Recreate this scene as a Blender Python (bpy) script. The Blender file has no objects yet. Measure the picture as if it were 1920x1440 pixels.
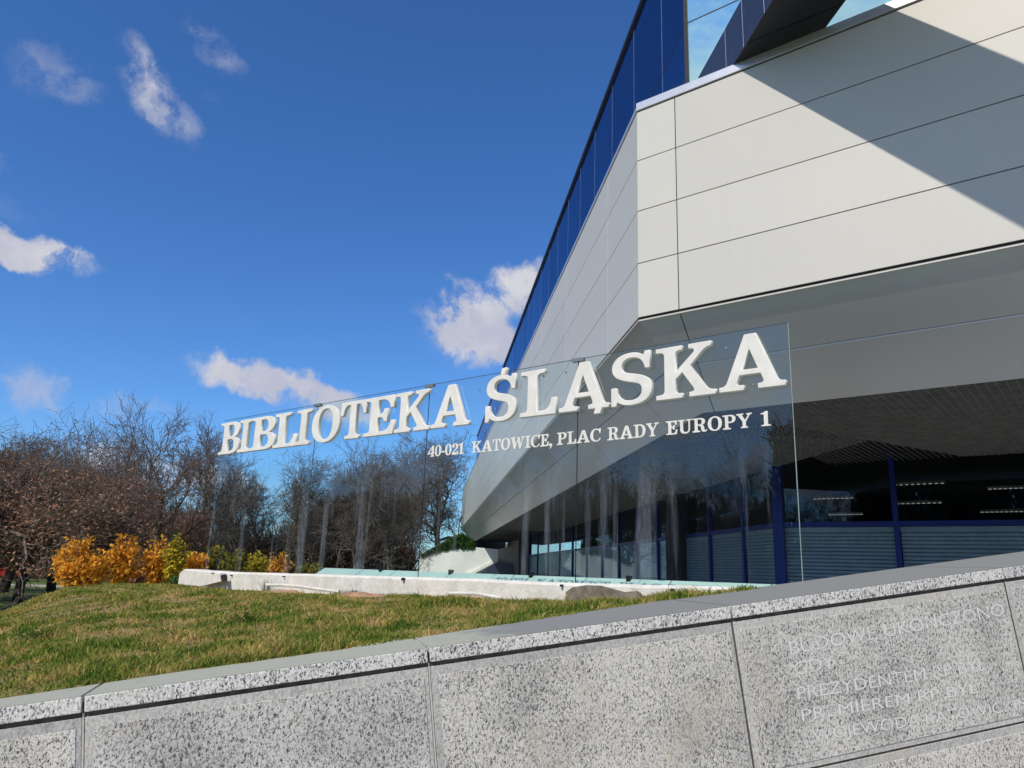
import bpy, math, random
import numpy as np
from mathutils import Vector, Matrix
R = math.radians
scene = bpy.context.scene
col = scene.collection

# ------------------------------------------------------------------ camera
EYE = 1.6
FPX = 1400.0                                   # focal length in pixels of the 1920 px wide photograph
PITCH = R(14.066); ROLL = R(2.06)
def ray(px, py):
    x = (px-960)/FPX; y = -(py-720)/FPX
    c, s = math.cos(ROLL), math.sin(ROLL)
    x, y = c*x-s*y, s*x+c*y
    return Vector((x, math.cos(PITCH)-math.sin(PITCH)*y, math.sin(PITCH)+math.cos(PITCH)*y))
EYEV = Vector((0, 0, EYE))
def at(px, py, Y):                             # the point seen at a pixel, Y metres ahead
    r = ray(px, py); return EYEV + r*(Y/r.y)
def on_plane(px, py, P, N):
    d = ray(px, py); t = (P-EYEV).dot(N)/d.dot(N); return EYEV + d*t
cam = bpy.data.objects.new('camera', bpy.data.cameras.new('camera'))
cr = (ray(961, 720)-ray(960, 720)).normalized(); cu = (ray(960, 719)-ray(960, 720)).normalized(); cf = ray(960, 720).normalized()
M = Matrix((cr, cu, -cf)).transposed().to_4x4(); M.translation = EYEV
cam.matrix_world = M
cam.data.sensor_width = 36; cam.data.lens = 36*FPX/1920
cam.data.clip_start = 0.05; cam.data.clip_end = 3000
col.objects.link(cam); scene.camera = cam

# ------------------------------------------------------------------ light
SUN_AZ, SUN_EL = -147.0, 44.0                  # azimuth from +Y towards +X
sd = Vector((math.sin(R(SUN_AZ))*math.cos(R(SUN_EL)), math.cos(R(SUN_AZ))*math.cos(R(SUN_EL)), math.sin(R(SUN_EL))))
sun = bpy.data.objects.new('sun', bpy.data.lights.new('sun', 'SUN'))
sun.data.energy = 3.6; sun.data.angle = R(0.53); sun.data.color = (1, .925, .82)
sun.rotation_euler = sd.to_track_quat('Z', 'Y').to_euler(); sun.location = (0, 0, 30)
col.objects.link(sun)
scene.view_settings.view_transform = 'Standard'; scene.view_settings.look = 'None'
scene.view_settings.exposure = 0.0; scene.view_settings.gamma = 1
scene.cycles.max_bounces = 8; scene.cycles.transparent_max_bounces = 24

class NT:                                      # small node-tree helper
    def __init__(s, t): s.t = t; s.n = t.nodes; s.l = t.links
    def node(s, typ, **kw):
        n = s.n.new(typ)
        for k, v in kw.items():
            if k.startswith('i_'):
                key = k[2:]; key = int(key) if key.isdigit() else key
                s.put(n.inputs[key], v)
            else: setattr(n, k, v)
        return n
    def put(s, inp, v):
        if isinstance(v, bpy.types.NodeSocket): s.l.new(v, inp)
        else: inp.default_value = v
    def math(s, op, a, b=0.0, c=0.0, clamp=False):
        n = s.n.new('ShaderNodeMath'); n.operation = op; n.use_clamp = clamp
        s.put(n.inputs[0], a); s.put(n.inputs[1], b); s.put(n.inputs[2], c); return n.outputs[0]
    def vmath(s, op, a, b=None, sc=None):
        n = s.n.new('ShaderNodeVectorMath'); n.operation = op
        s.put(n.inputs[0], a)
        if b is not None: s.put(n.inputs[1], b)
        if sc is not None: s.put(n.inputs['Scale'], sc)
        return n.outputs['Value'] if op in ('DOT_PRODUCT', 'LENGTH') else n.outputs[0]
    def noise(s, vec, scale, detail=4, rough=.5, dist=0.0):
        n = s.n.new('ShaderNodeTexNoise'); s.l.new(vec, n.inputs['Vector'])
        n.inputs['Scale'].default_value = scale; n.inputs['Detail'].default_value = detail
        n.inputs['Roughness'].default_value = rough; n.inputs['Distortion'].default_value = dist
        return n
    def ramp(s, fac, stops):
        n = s.n.new('ShaderNodeValToRGB'); s.put(n.inputs[0], fac)
        e = n.color_ramp.elements
        while len(e) < len(stops): e.new(.5)
        for el, (p, c) in zip(e, stops): el.position = p; el.color = (c, c, c, 1) if not hasattr(c, '__len__') else (*c[:3], 1)
        return n.outputs[0]
    def mix(s, fac, a, b, blend='MIX'):
        n = s.n.new('ShaderNodeMix'); n.data_type = 'RGBA'; n.blend_type = blend
        s.put(n.inputs[0], fac)
        for i, v in ((6, a), (7, b)): s.put(n.inputs[i], v if isinstance(v, bpy.types.NodeSocket) else (*v[:3], 1))
        return n.outputs[2]
    def smooth(s, x, a, b, lo=0.0, hi=1.0):
        n = s.n.new('ShaderNodeMapRange'); n.interpolation_type = 'SMOOTHSTEP'
        s.put(n.inputs[0], x); n.inputs[1].default_value = a; n.inputs[2].default_value = b
        n.inputs[3].default_value = lo; n.inputs[4].default_value = hi
        return n.outputs[0]

world = bpy.data.worlds.new('World'); scene.world = world; world.use_nodes = True
w = NT(world.node_tree); w.n.clear()
sky = w.node('ShaderNodeTexSky', sky_type='NISHITA', sun_disc=False, sun_elevation=R(SUN_EL), sun_rotation=R(SUN_AZ), altitude=300, air_density=1.0, dust_density=0.4, ozone_density=3.0)
gen = w.node('ShaderNodeTexCoord').outputs['Generated']
def offs(scale, amp, detail=5):
    nn = w.noise(gen, scale, detail, .6)
    return w.vmath('SCALE', w.vmath('SUBTRACT', nn.outputs['Color'], (.5, .5, .5)), sc=amp)
wob = w.vmath('ADD', w.vmath('ADD', gen, offs(9, .07)), offs(30, .030, 8))
fine = w.noise(wob, 16, 8, .62).outputs[0]
# clouds that drift at their own bearings: (azimuth/elevation given by a pixel of the photo, half sizes in radians, tilt, strength)
CL = [(284, 160, 74, 50, 50, .50), (335, 212, 56, 36, 55, .36), (258, 105, 44, 34, 40, .30), (108, 135, 60, 44, 0, .30), (405, 92, 66, 32, 18, .30), (385, 170, 60, 10, 20, .14),
      (55, 474, 88, 27, 6, 1.0), (872, 606, 98, 74, 12, 1.0), (985, 540, 78, 54, -14, 1.0), (950, 645, 110, 40, 8, 1.0),
      (540, 738, 170, 36, 14, 1.0), (470, 712, 70, 22, 6, .8), (115, 738, 125, 38, 12, .42), (250, 752, 70, 18, 0, .28), (2, 292, 34, 24, 0, .34), (8, 385, 60, 34, 0, .16), (330, 885, 160, 34, 4, .6)]
tot = None
for px, py, a, b, tilt, st in CL:
    c = ray(px, py).normalized(); rt = c.cross(Vector((0, 0, 1))).normalized(); up = rt.cross(c)
    t = R(-tilt); r2 = rt*math.cos(t)+up*math.sin(t); u2 = up*math.cos(t)-rt*math.sin(t)
    k = FPX*1.25
    x = w.vmath('DOT_PRODUCT', wob, tuple(r2*(k/a))); y = w.vmath('DOT_PRODUCT', wob, tuple(u2*(k/b)))
    cx, cy = c.dot(r2)*k/a, c.dot(u2)*k/b
    x = w.math('SUBTRACT', x, cx); y = w.math('SUBTRACT', y, cy)
    d = w.math('ADD', w.math('MULTIPLY', x, x), w.math('MULTIPLY', y, y))
    m = w.smooth(d, 2.5, -.1, 0, st)
    front = w.math('GREATER_THAN', w.vmath('DOT_PRODUCT', gen, tuple(c)), .5)
    m = w.math('MULTIPLY', m, front)
    tot = m if tot is None else w.math('MAXIMUM', tot, m)
dens = w.math('MULTIPLY', tot, w.smooth(fine, .30, .64, .12, 1.35), clamp=True)
dens = w.smooth(dens, .08, .90, 0, .96)
# unseen broken cloud behind the camera, for pane reflections and added fill light
sepg = w.node('ShaderNodeSeparateXYZ', i_0=gen)
flat = w.vmath('DIVIDE', gen, w.node('ShaderNodeCombineXYZ', i_0=w.math('ADD', w.math('ABSOLUTE', sepg.outputs[2]), .25), i_1=w.math('ADD', w.math('ABSOLUTE', sepg.outputs[2]), .25), i_2=1.0).outputs[0])
back = w.smooth(w.noise(flat, 2.3, 8, .6, .3).outputs[0], .42, .60)
back = w.math('MULTIPLY', back, w.smooth(sepg.outputs[1], .1, -.25, 0, .92))
dens = w.math('MAXIMUM', dens, back)
hs = w.node('ShaderNodeHueSaturation', i_Saturation=1.12, i_Value=1.04, i_Color=sky.outputs[0])
tint = w.mix(1.0, hs.outputs[0], (.72, 1.06, 1.46), 'MULTIPLY')
cloudc = w.mix(w.smooth(w.noise(wob, 7, 6, .6).outputs[0], .38, .62), (5.0, 5.2, 6.3), (6.8, 6.7, 7.1))
skyc = w.mix(dens, tint, cloudc)
bg = w.node('ShaderNodeBackground', i_Color=skyc, i_Strength=.1)
w.l.new(bg.outputs[0], w.node('ShaderNodeOutputWorld').inputs[0])

# ------------------------------------------------------------------ helpers
def tag(o, label=None, cat=None, group=None, kind=None):
    for k, v in (('label', label), ('category', cat), ('group', group), ('kind', kind)):
        if v: o[k] = v
    return o
def empty(name, loc, label, cat, group=None):
    o = bpy.data.objects.new(name, None); o.location = loc; col.objects.link(o); o.empty_display_size = .2
    return tag(o, label, cat, group)
def link(name, me, mat, parent=None, label=None):
    o = bpy.data.objects.new(name, me); col.objects.link(o)
    if mat is not None and not me.materials: me.materials.append(mat)
    if parent is not None:
        o.parent = parent; o.matrix_parent_inverse = Matrix.Translation(-Vector(parent.location))
    if label: o['label'] = label
    return o
class MB:
    def __init__(s): s.v = []; s.f = []
    def add(s, vs, fs):
        n = len(s.v); s.v += [tuple(v) for v in vs]; s.f += [tuple(i+n for i in f) for f in fs]; return s
    def hexa(s, p):        # eight corners: bottom ring 0-3, top ring 4-7
        return s.add(p, [(3, 2, 1, 0), (4, 5, 6, 7), (0, 1, 5, 4), (1, 2, 6, 5), (2, 3, 7, 6), (3, 0, 4, 7)])
    def box(s, x0, x1, y0, y1, z0, z1, F=None):
        ps = [(x0, y0, z0), (x1, y0, z0), (x1, y1, z0), (x0, y1, z0), (x0, y0, z1), (x1, y0, z1), (x1, y1, z1), (x0, y1, z1)]
        if F: ps = [F(*q) for q in ps]
        return s.hexa(ps)
    def prism(s, poly, off):   # closed polygon extruded by a vector
        n = len(poly); a = [Vector(p) for p in poly]; b = [p+Vector(off) for p in a]
        return s.add(a+b, [tuple(range(n))[::-1], tuple(range(n, 2*n))]+[(i, (i+1) % n, n+(i+1) % n, n+i) for i in range(n)])
    def tube(s, pts, r, k=8):
        pts = [Vector(p) for p in pts]; rings = []
        for i, p in enumerate(pts):
            d = (pts[min(i+1, len(pts)-1)]-pts[max(i-1, 0)]).normalized()
            a = d.cross(Vector((0, 0, 1)) if abs(d.z) < .9 else Vector((1, 0, 0))).normalized(); b = d.cross(a)
            rr = r[i] if hasattr(r, '__len__') else r
            rings.append([p+(a*math.cos(2*math.pi*j/k)+b*math.sin(2*math.pi*j/k))*rr for j in range(k)])
        fs = [(i*k+j, i*k+(j+1) % k, (i+1)*k+(j+1) % k, (i+1)*k+j) for i in range(len(pts)-1) for j in range(k)]
        fs += [tuple(range(k))[::-1], tuple(range((len(pts)-1)*k, len(pts)*k))]
        return s.add([v for g in rings for v in g], fs)
    def mesh(s, name):
        me = bpy.data.meshes.new(name); me.from_pydata(s.v, [], s.f); me.update()
        import bmesh
        bm = bmesh.new(); bm.from_mesh(me); bmesh.ops.recalc_face_normals(bm, faces=bm.faces); bm.to_mesh(me); bm.free()
        return me
    def build(s, name, mat, parent=None, label=None, bevel=0):
        o = link(name, s.mesh(name), mat, parent, label)
        if bevel:
            m = o.modifiers.new('bevel', 'BEVEL'); m.width = bevel; m.segments = 2; m.limit_method = 'ANGLE'; m.angle_limit = R(40)
        return o
def np_mesh(name, v, f):                       # v (n,3), f (m,k)
    me = bpy.data.meshes.new(name); k = f.shape[1]
    me.vertices.add(len(v)); me.vertices.foreach_set('co', v.astype(np.float32).ravel())
    me.loops.add(f.size); me.loops.foreach_set('vertex_index', f.astype(np.int32).ravel())
    me.polygons.add(len(f)); me.polygons.foreach_set('loop_start', np.arange(0, f.size, k, dtype=np.int32))
    me.update(calc_edges=True); return me

# ------------------------------------------------------------------ materials
def new_mat(name):
    m = bpy.data.materials.new(name); m.use_nodes = True; t = NT(m.node_tree); t.n.clear()
    t.out = t.node('ShaderNodeOutputMaterial'); t.pos = t.node('ShaderNodeNewGeometry').outputs['Position']
    return m, t
def finish(t, sh): t.l.new(sh, t.out.inputs[0])
def bump(t, h, strength=.3, dist=.01):
    return t.node('ShaderNodeBump', i_Strength=strength, i_Distance=dist, i_Height=h).outputs[0]
def pbr(t, color, rough=.6, metal=0.0, normal=None, spec=.5, coat=0.0):
    n = t.node('ShaderNodeBsdfPrincipled')
    t.put(n.inputs['Base Color'], color if isinstance(color, bpy.types.NodeSocket) else (*color, 1))
    t.put(n.inputs['Roughness'], rough); t.put(n.inputs['Metallic'], metal); n.inputs['Specular IOR Level'].default_value = spec
    n.inputs['Coat Weight'].default_value = coat
    if normal is not None: t.l.new(normal, n.inputs['Normal'])
    return n.outputs[0]
def simple(name, c, rough=.6, metal=0.0, var=.12, scale=3.0, spec=.5, bmp=0.0, bscale=40, coat=0.0):
    m, t = new_mat(name)
    nz = t.noise(t.pos, scale, 6, .6).outputs[0]
    cc = t.mix(t.smooth(nz, .3, .7), tuple(x*(1-var) for x in c), tuple(min(1, x*(1+var)) for x in c))
    nrm = bump(t, t.noise(t.pos, bscale, 5, .6).outputs[0], bmp, .01) if bmp else None
    finish(t, pbr(t, cc, rough, metal, nrm, spec, coat)); return m

def mat_cladding(name, base, metal, rough, var=.065):
    m, t = new_mat(name)
    obj = t.node('ShaderNodeObjectInfo').outputs['Random']
    n1 = t.noise(t.pos, .35, 3, .5).outputs[0]; 
    st = t.noise(t.vmath('MULTIPLY', t.pos, (3, 3, .25)), 1.2, 6, .6).outputs[0]
    f = t.math('ADD', t.math('MULTIPLY', obj, .5), t.math('MULTIPLY', n1, .5))
    c = t.mix(f, tuple(x*(1-var) for x in base), tuple(x*(1+var) for x in base))
    c = t.mix(t.smooth(st, .5, .8, 0, .14), c, tuple(x*.8 for x in base))
    wv = t.noise(t.pos, .8, 2, .5).outputs[0]
    finish(t, pbr(t, c, t.math('ADD', rough, t.math('MULTIPLY', n1, .08)), metal, bump(t, wv, .22, .03), .4)); return m
M_clad = mat_cladding('white_aluminium', (.59, .57, .515), .0, .42)
M_soffit = mat_cladding('soffit_aluminium', (.46, .475, .465), .45, .28)
M_flash = simple('flashing', (.72, .73, .74), .3, .6, .05)
M_dark = simple('dark_gap', (.015, .015, .018), .7, 0, .1)
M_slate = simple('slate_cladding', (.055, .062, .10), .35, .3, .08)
M_soffdark = simple('dark_soffit', (.012, .013, .018), .45, .2, .3, .6)
M_frame = simple('blue_frame', (.008, .024, .20), .35, .2, .1)
M_blade = simple('ceiling_blade', (.26, .26, .25), .5, .2, .2)
M_whiteletter = simple('letter_white', (.74, .73, .675), .45, 0, .07, 5)
M_steel = simple('clip_steel', (.38, .37, .34), .35, .8, .1)
M_black = simple('black_plastic', (.012, .012, .014), .4)

def mat_curtain(nm='blue_mirror_glass', gc=(.30, .43, .62, 1), k=.2):                             # blue mirror curtain-wall glass
    m, t = new_mat(nm)
    wv = t.noise(t.pos, .5, 2, .5).outputs[0]
    nr = bump(t, wv, .10, .04)
    lw = t.node('ShaderNodeLayerWeight', i_Blend=.35); t.l.new(nr, lw.inputs['Normal'])
    g = t.node('ShaderNodeBsdfGlossy', i_Color=gc, i_Roughness=.015, i_Normal=nr)
    d = t.node('ShaderNodeBsdfDiffuse', i_Color=(.006, .016, .07, 1))
    mx = t.node('ShaderNodeMixShader'); t.put(mx.inputs[0], t.math('ADD', t.math('MULTIPLY', lw.outputs[0], .95), t.math('ADD', k, t.math('MULTIPLY', t.node('ShaderNodeObjectInfo').outputs['Random'], .16)), clamp=True))
    t.l.new(d.outputs[0], mx.inputs[1]); t.l.new(g.outputs[0], mx.inputs[2]); finish(t, mx.outputs[0]); return m
M_curtain = mat_curtain(); M_curtain_skylit = mat_curtain('blue_mirror_glass_skylit', (.62, 1, 1, 1), .9)  # front-pane copy tinted paler to stand for the bright sky it mirrors
def mat_darkglass():
    m, t = new_mat('dark_window_glass')
    g = t.node('ShaderNodeBsdfGlossy', i_Color=(.8, .9, 1, 1), i_Roughness=.01)
    tr = t.node('ShaderNodeBsdfTransparent', i_Color=(.84, .88, .90, 1))
    fr = t.node('ShaderNodeLayerWeight', i_Blend=.5)
    mx = t.node('ShaderNodeMixShader'); t.put(mx.inputs[0], t.math('ADD', t.math('MULTIPLY', t.math('POWER', fr.outputs[1], 4.0), .22), .03))
    t.l.new(tr.outputs[0], mx.inputs[1]); t.l.new(g.outputs[0], mx.inputs[2]); finish(t, mx.outputs[0]); return m
M_winglass = mat_darkglass()
def mat_signglass():
    m, t = new_mat('sign_glass')
    geo = t.node('ShaderNodeNewGeometry')
    sep = t.node('ShaderNodeSeparateXYZ', i_0=t.pos)
    fr = t.node('ShaderNodeFresnel', i_IOR=1.68)
    fac = t.math('MULTIPLY', fr.outputs[0], t.math('SUBTRACT', 1.0, geo.outputs['Backfacing']))
    gl = t.node('ShaderNodeBsdfGlossy', i_Color=(.86, .95, 1, 1), i_Roughness=.004)
    tr = t.node('ShaderNodeBsdfTransparent', i_Color=(.925, .965, .955, 1))
    mx = t.node('ShaderNodeMixShader'); t.put(mx.inputs[0], fac); t.l.new(tr.outputs[0], mx.inputs[1]); t.l.new(gl.outputs[0], mx.inputs[2])
    # pale vertical reflections painted into the glass as a diffuse film below the letters
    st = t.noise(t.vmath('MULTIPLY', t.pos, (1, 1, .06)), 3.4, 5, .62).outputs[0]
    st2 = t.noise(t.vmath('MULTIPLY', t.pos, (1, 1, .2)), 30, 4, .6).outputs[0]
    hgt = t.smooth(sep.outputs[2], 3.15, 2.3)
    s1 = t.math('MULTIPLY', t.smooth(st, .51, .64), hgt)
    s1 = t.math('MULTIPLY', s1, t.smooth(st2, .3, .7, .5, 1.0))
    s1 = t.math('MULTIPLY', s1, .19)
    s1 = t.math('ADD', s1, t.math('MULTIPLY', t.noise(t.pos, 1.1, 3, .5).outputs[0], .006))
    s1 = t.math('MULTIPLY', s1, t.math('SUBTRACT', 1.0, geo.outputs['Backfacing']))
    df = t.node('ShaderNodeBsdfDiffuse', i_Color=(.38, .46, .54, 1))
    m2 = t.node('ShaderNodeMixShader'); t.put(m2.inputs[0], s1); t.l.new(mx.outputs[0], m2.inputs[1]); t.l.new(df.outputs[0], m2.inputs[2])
    finish(t, m2.outputs[0]); return m
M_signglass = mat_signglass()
M_mint = simple('mint_glass', (.56, .72, .63), .35, 0, .05, 2, .5)
M_mint.node_tree.nodes
def mat_granite(name, light, dark, sc, contrast=1.0, bmp=.25, stain=.25):
    m, t = new_mat(name)
    rnd = t.node('ShaderNodeObjectInfo').outputs['Random']
    loc = t.vmath('ADD', t.pos, t.node('ShaderNodeCombineXYZ', i_0=t.math('MULTIPLY', rnd, 17.0), i_1=t.math('MULTIPLY', rnd, 31.0), i_2=0.0).outputs[0])
    st_ = t.vmath('MULTIPLY', loc, (1, 1, .62))
    a = t.noise(st_, sc, 2, .55, .6).outputs[0]; b = t.noise(st_, sc*2.1, 2, .6, .3).outputs[0]
    g = t.math('ADD', t.math('MULTIPLY', a, .55), t.math('MULTIPLY', b, .45))
    mid = tuple((x*.6+y*.4) for x, y in zip(light, dark))
    big = t.noise(loc, 2.2, 5, .6).outputs[0]
    g2 = t.math('ADD', g, t.math('MULTIPLY', t.math('SUBTRACT', big, .5), -.13))
    vein = t.ramp(g2, [(.405, dark), (.455, mid), (.52, light), (.65, tuple(min(1, x*1.22) for x in light))])
    c = t.mix(t.smooth(big, .40, .75, 0, stain), vein, tuple(x*.55 for x in mid))
    tan = t.noise(loc, 1.5, 6, .7).outputs[0]
    c = t.mix(t.smooth(tan, .56, .70, 0, .45), c, (.52, .49, .38))
    c = t.mix(t.smooth(t.noise(loc, 5, 6, .75).outputs[0], .70, .75, 0, .55), c, (.10, .10, .11))
    c = t.mix(1.0, c, t.ramp(rnd, [(0, (.90, .90, .91)), (1, (1.07, 1.06, 1.03))]), 'MULTIPLY')
    finish(t, pbr(t, c, .75, 0, bump(t, g, bmp, .004), .3)); return m
M_granite = mat_granite('granite_face', (.60, .58, .525), (.055, .055, .058), 112, bmp=.5, stain=.3)
M_granite_cope = mat_granite('granite_coping', (.66, .65, .61), (.045, .047, .05), 98, bmp=.4, stain=.05)
M_granite_edge = mat_granite('granite_margin', (.50, .49, .455), (.32, .315, .295), 90, bmp=.05, stain=.1)
def mat_copetop():
    m, t = new_mat('granite_sawn_top')
    n1 = t.noise(t.vmath('MULTIPLY', t.pos, (1, 1, 3)), 1.1, 6, .65).outputs[0]
    sep = t.node('ShaderNodeSeparateXYZ', i_0=t.pos)
    right_dark = t.smooth(t.math('ADD', sep.outputs[0], t.math('MULTIPLY', t.math('SUBTRACT', n1, .5), 1.8)), -.05, .25)  # sawn top turns darker towards the right, with a noisy edge
    c = t.mix(right_dark, (.38, .385, .31), (.225, .225, .21))
    c = t.mix(t.smooth(t.noise(t.pos, 9, 6, .7).outputs[0], .55, .75, 0, .45), c, (.15, .155, .135))
    c = t.mix(t.smooth(t.noise(t.pos, 160, 3, .7).outputs[0], .5, .7, 0, .35), c, (.38, .39, .37))
    finish(t, pbr(t, c, .8, 0, None, .3)); return m
M_copetop = mat_copetop()
M_joint = simple('mortar_joint', (.10, .085, .07), .9, 0, .4, 20)
M_joint_light = simple('pale_pointing', (.56, .52, .46), .9, 0, .15, 20)
def mat_engrave():
    m, t = new_mat('cut_letters')
    a = t.noise(t.pos, 60, 3, .6).outputs[0]; b = t.noise(t.pos, 9, 4, .7).outputs[0]
    g = t.ramp(a, [(.36, (.16, .16, .16)), (.46, (.34, .34, .32)), (.56, (.5, .495, .46))])
    finish(t, pbr(t, t.mix(t.smooth(b, .28, .46), g, (.70, .69, .64)), .9, 0, None, .2)); return m
M_engrave = mat_engrave()
def mat_plaster():
    m, t = new_mat('white_plaster')
    n = t.noise(t.pos, 5, 8, .7).outputs[0]; n2 = t.noise(t.pos, 22, 5, .6).outputs[0]
    c = t.mix(t.smooth(n, .35, .7), (.72, .71, .65), (.56, .55, .48))
    c = t.mix(t.smooth(n2, .62, .74, 0, .55), c, (.33, .30, .24))
    finish(t, pbr(t, c, .85, 0, bump(t, t.math('ADD', n, n2), .5, .02), .2)); return m
M_plaster = mat_plaster()
M_concrete = simple('bare_render', (.19, .165, .13), .95, 0, .35, 9, bmp=.4)
M_bark = simple('bark', (.085, .072, .060), .9, 0, .35, 6, bmp=.5)
M_palebark = simple('pale_bark', (.21, .20, .16), .9, 0, .35, 6)
M_twig = simple('twigs', (.145, .118, .098), .9, 0, .3, 2)
M_darkwood = simple('dark_bark', (.036, .028, .024), .95, 0, .4, 6, bmp=.5)
def mat_leaf(name, cols, rough=.7, trans=.35):
    m, t = new_mat(name)
    rnd = t.node('ShaderNodeNewGeometry').outputs['Random Per Island']
    n = t.noise(t.pos, 1.6, 3, .6).outputs[0]
    f = t.math('ADD', t.math('MULTIPLY', rnd, .6), t.math('MULTIPLY', t.smooth(n, .3, .7), .4))
    c = t.ramp(f, [(i/(len(cols)-1), k) for i, k in enumerate(cols)])
    d = t.node('ShaderNodeBsdfDiffuse', i_Color=c); tl = t.node('ShaderNodeBsdfTranslucent', i_Color=c)
    mx = t.node('ShaderNodeMixShader', i_0=trans, i_1=d.outputs[0], i_2=tl.outputs[0]); finish(t, mx.outputs[0]); return m
M_brownleaf = mat_leaf('withered_leaf', [(.17, .085, .055), (.34, .18, .12), (.46, .27, .18), (.27, .15, .10)], trans=.25)
M_orange = mat_leaf('orange_blossom', [(.34, .15, .02), (.72, .33, .035), (.88, .49, .07), (.54, .23, .03)])
M_yellow = mat_leaf('yellow_blossom', [(.16, .17, .02), (.42, .34, .03), (.62, .48, .05), (.12, .15, .03)])
M_olive = mat_leaf('olive_leaf', [(.06, .08, .02), (.16, .17, .03), (.40, .32, .04), (.10, .13, .03)])
M_green = mat_leaf('green_leaf', [(.02, .06, .015), (.05, .12, .025), (.09, .17, .04), (.035, .09, .02)])
M_conifer = mat_leaf('conifer_green', [(.05, .10, .05), (.10, .17, .09), (.14, .22, .12)])
def mat_grass():
    m, t = new_mat('grass_blades')
    rnd = t.node('ShaderNodeNewGeometry').outputs['Random Per Island']
    n = t.noise(t.pos, 2.6, 6, .7).outputs[0]
    f = t.math('ADD', t.math('MULTIPLY', rnd, .40), t.math('MULTIPLY', t.smooth(n, .36, .68), .56))
    c = t.ramp(f, [(0, (.06, .135, .02)), (.28, (.15, .225, .035)), (.48, (.33, .31, .075)), (.70, (.54, .40, .15)), (1, (.72, .48, .27))])
    d = t.node('ShaderNodeBsdfDiffuse', i_Color=c); tl = t.node('ShaderNodeBsdfTranslucent', i_Color=c)
    mx = t.node('ShaderNodeMixShader', i_0=.35, i_1=d.outputs[0], i_2=tl.outputs[0]); finish(t, mx.outputs[0]); return m
M_grass = mat_grass()
def mat_soil():
    m, t = new_mat('lawn_soil')
    n = t.noise(t.pos, 2.5, 6, .65).outputs[0]; n2 = t.noise(t.pos, 40, 5, .7).outputs[0]
    c = t.mix(t.smooth(n, .4, .62), (.24, .20, .08), (.42, .27, .16))
    c = t.mix(t.smooth(n2, .4, .7, 0, .6), c, (.10, .07, .04))
    finish(t, pbr(t, c, .95, 0, bump(t, n2, .8, .02), .1)); return m
M_soil = mat_soil()
M_lawn = simple('far_lawn', (.10, .15, .03), .95, 0, .3, .6)
M_pave = simple('paving', (.34, .33, .31), .85, 0, .12, 2, bmp=.1)
M_path = simple('path_gravel', (.42, .38, .32), .9, 0, .15, 3)
M_stone = simple('pink_stone', (.50, .34, .25), .9, 0, .3, 9, bmp=.5, bscale=14)
M_dirt = simple('bare_earth', (.38, .22, .13), .95, 0, .25, 12, bmp=.7, bscale=30)
M_blind = simple('roller_shutter', (.46, .56, .60), .45, .2, .08, 2)
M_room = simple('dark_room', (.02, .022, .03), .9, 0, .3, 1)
M_render_white = simple('white_render', (.84, .85, .80), .8, 0, .08, .5)
M_ochre = simple('pale_column', (.40, .40, .34), .7)

# ------------------------------------------------------------------ frames of the place
def D(a): return Vector((math.sin(R(a)), math.cos(R(a)), 0))
A, NA, B, NB = D(-50.9), D(-140.9), D(-5.8), D(-95.8)
C0 = Vector((2.8045, 16.0, 0))
TAN = math.tan(R(22.5))
def FA(s, p, z): v = C0 - A*s + NA*p; return Vector((v.x, v.y, z+EYE))      # front face frame: s right, p out, z above the eye
def FB(s, p, z): v = C0 + B*s + NB*p; return Vector((v.x, v.y, z+EYE))      # chamfer frame: s away from the corner
SG = Vector((2.8213, 7.43, 0))
def FS(s, p, z): v = SG + A*s + NA*p; return Vector((v.x, v.y, z+EYE))      # sign frame: s to the left
# ------------------------------------------------------------------ ground
def sheet(name, poly, z, mat, kind='structure'):
    me = bpy.data.meshes.new(name); me.from_pydata([(x, y, z) for x, y in poly], [], [tuple(range(len(poly)))]); me.update()
    o = link(name, me, mat); o['kind'] = kind; return o
sheet('ground', [(-900, -900), (900, -900), (900, 1200), (-900, 1200)], -.42, M_lawn)
# ------------------------------------------------------------------ granite wall in front
W_, NW = D(74.75), D(164.75); e_ = R(7.97)
WU = W_*math.cos(e_)+Vector((0, 0, math.sin(e_))); WV = -W_*math.sin(e_)+Vector((0, 0, math.cos(e_)))
WO = Vector((1.19646, 4.1, EYE-.13448))
def FW(u, v, n): return WO + WU*u + WV*v + NW*n
def sheet3(name, pts, mat):
    me = bpy.data.meshes.new(name); me.from_pydata([tuple(p) for p in pts], [], [tuple(range(len(pts)))]); me.update()
    o = link(name, me, mat); o['kind'] = 'structure'; return o
sheet('pavement', [(-14, -12), (16, -12), (10, 5.2), (3.2, 4.45), (-3.5, 2.6), (-14, -.2)], 0.0, M_pave)
wall = empty('granite_wall', (0, 3.8, 0), 'sloping speckled grey granite wall with coping slabs in the foreground', 'wall')
US = [-6.3, -4.65, -3.05, -1.615, 0.0, 1.87, 3.75, 5.6]
VJ = -.86
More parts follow.
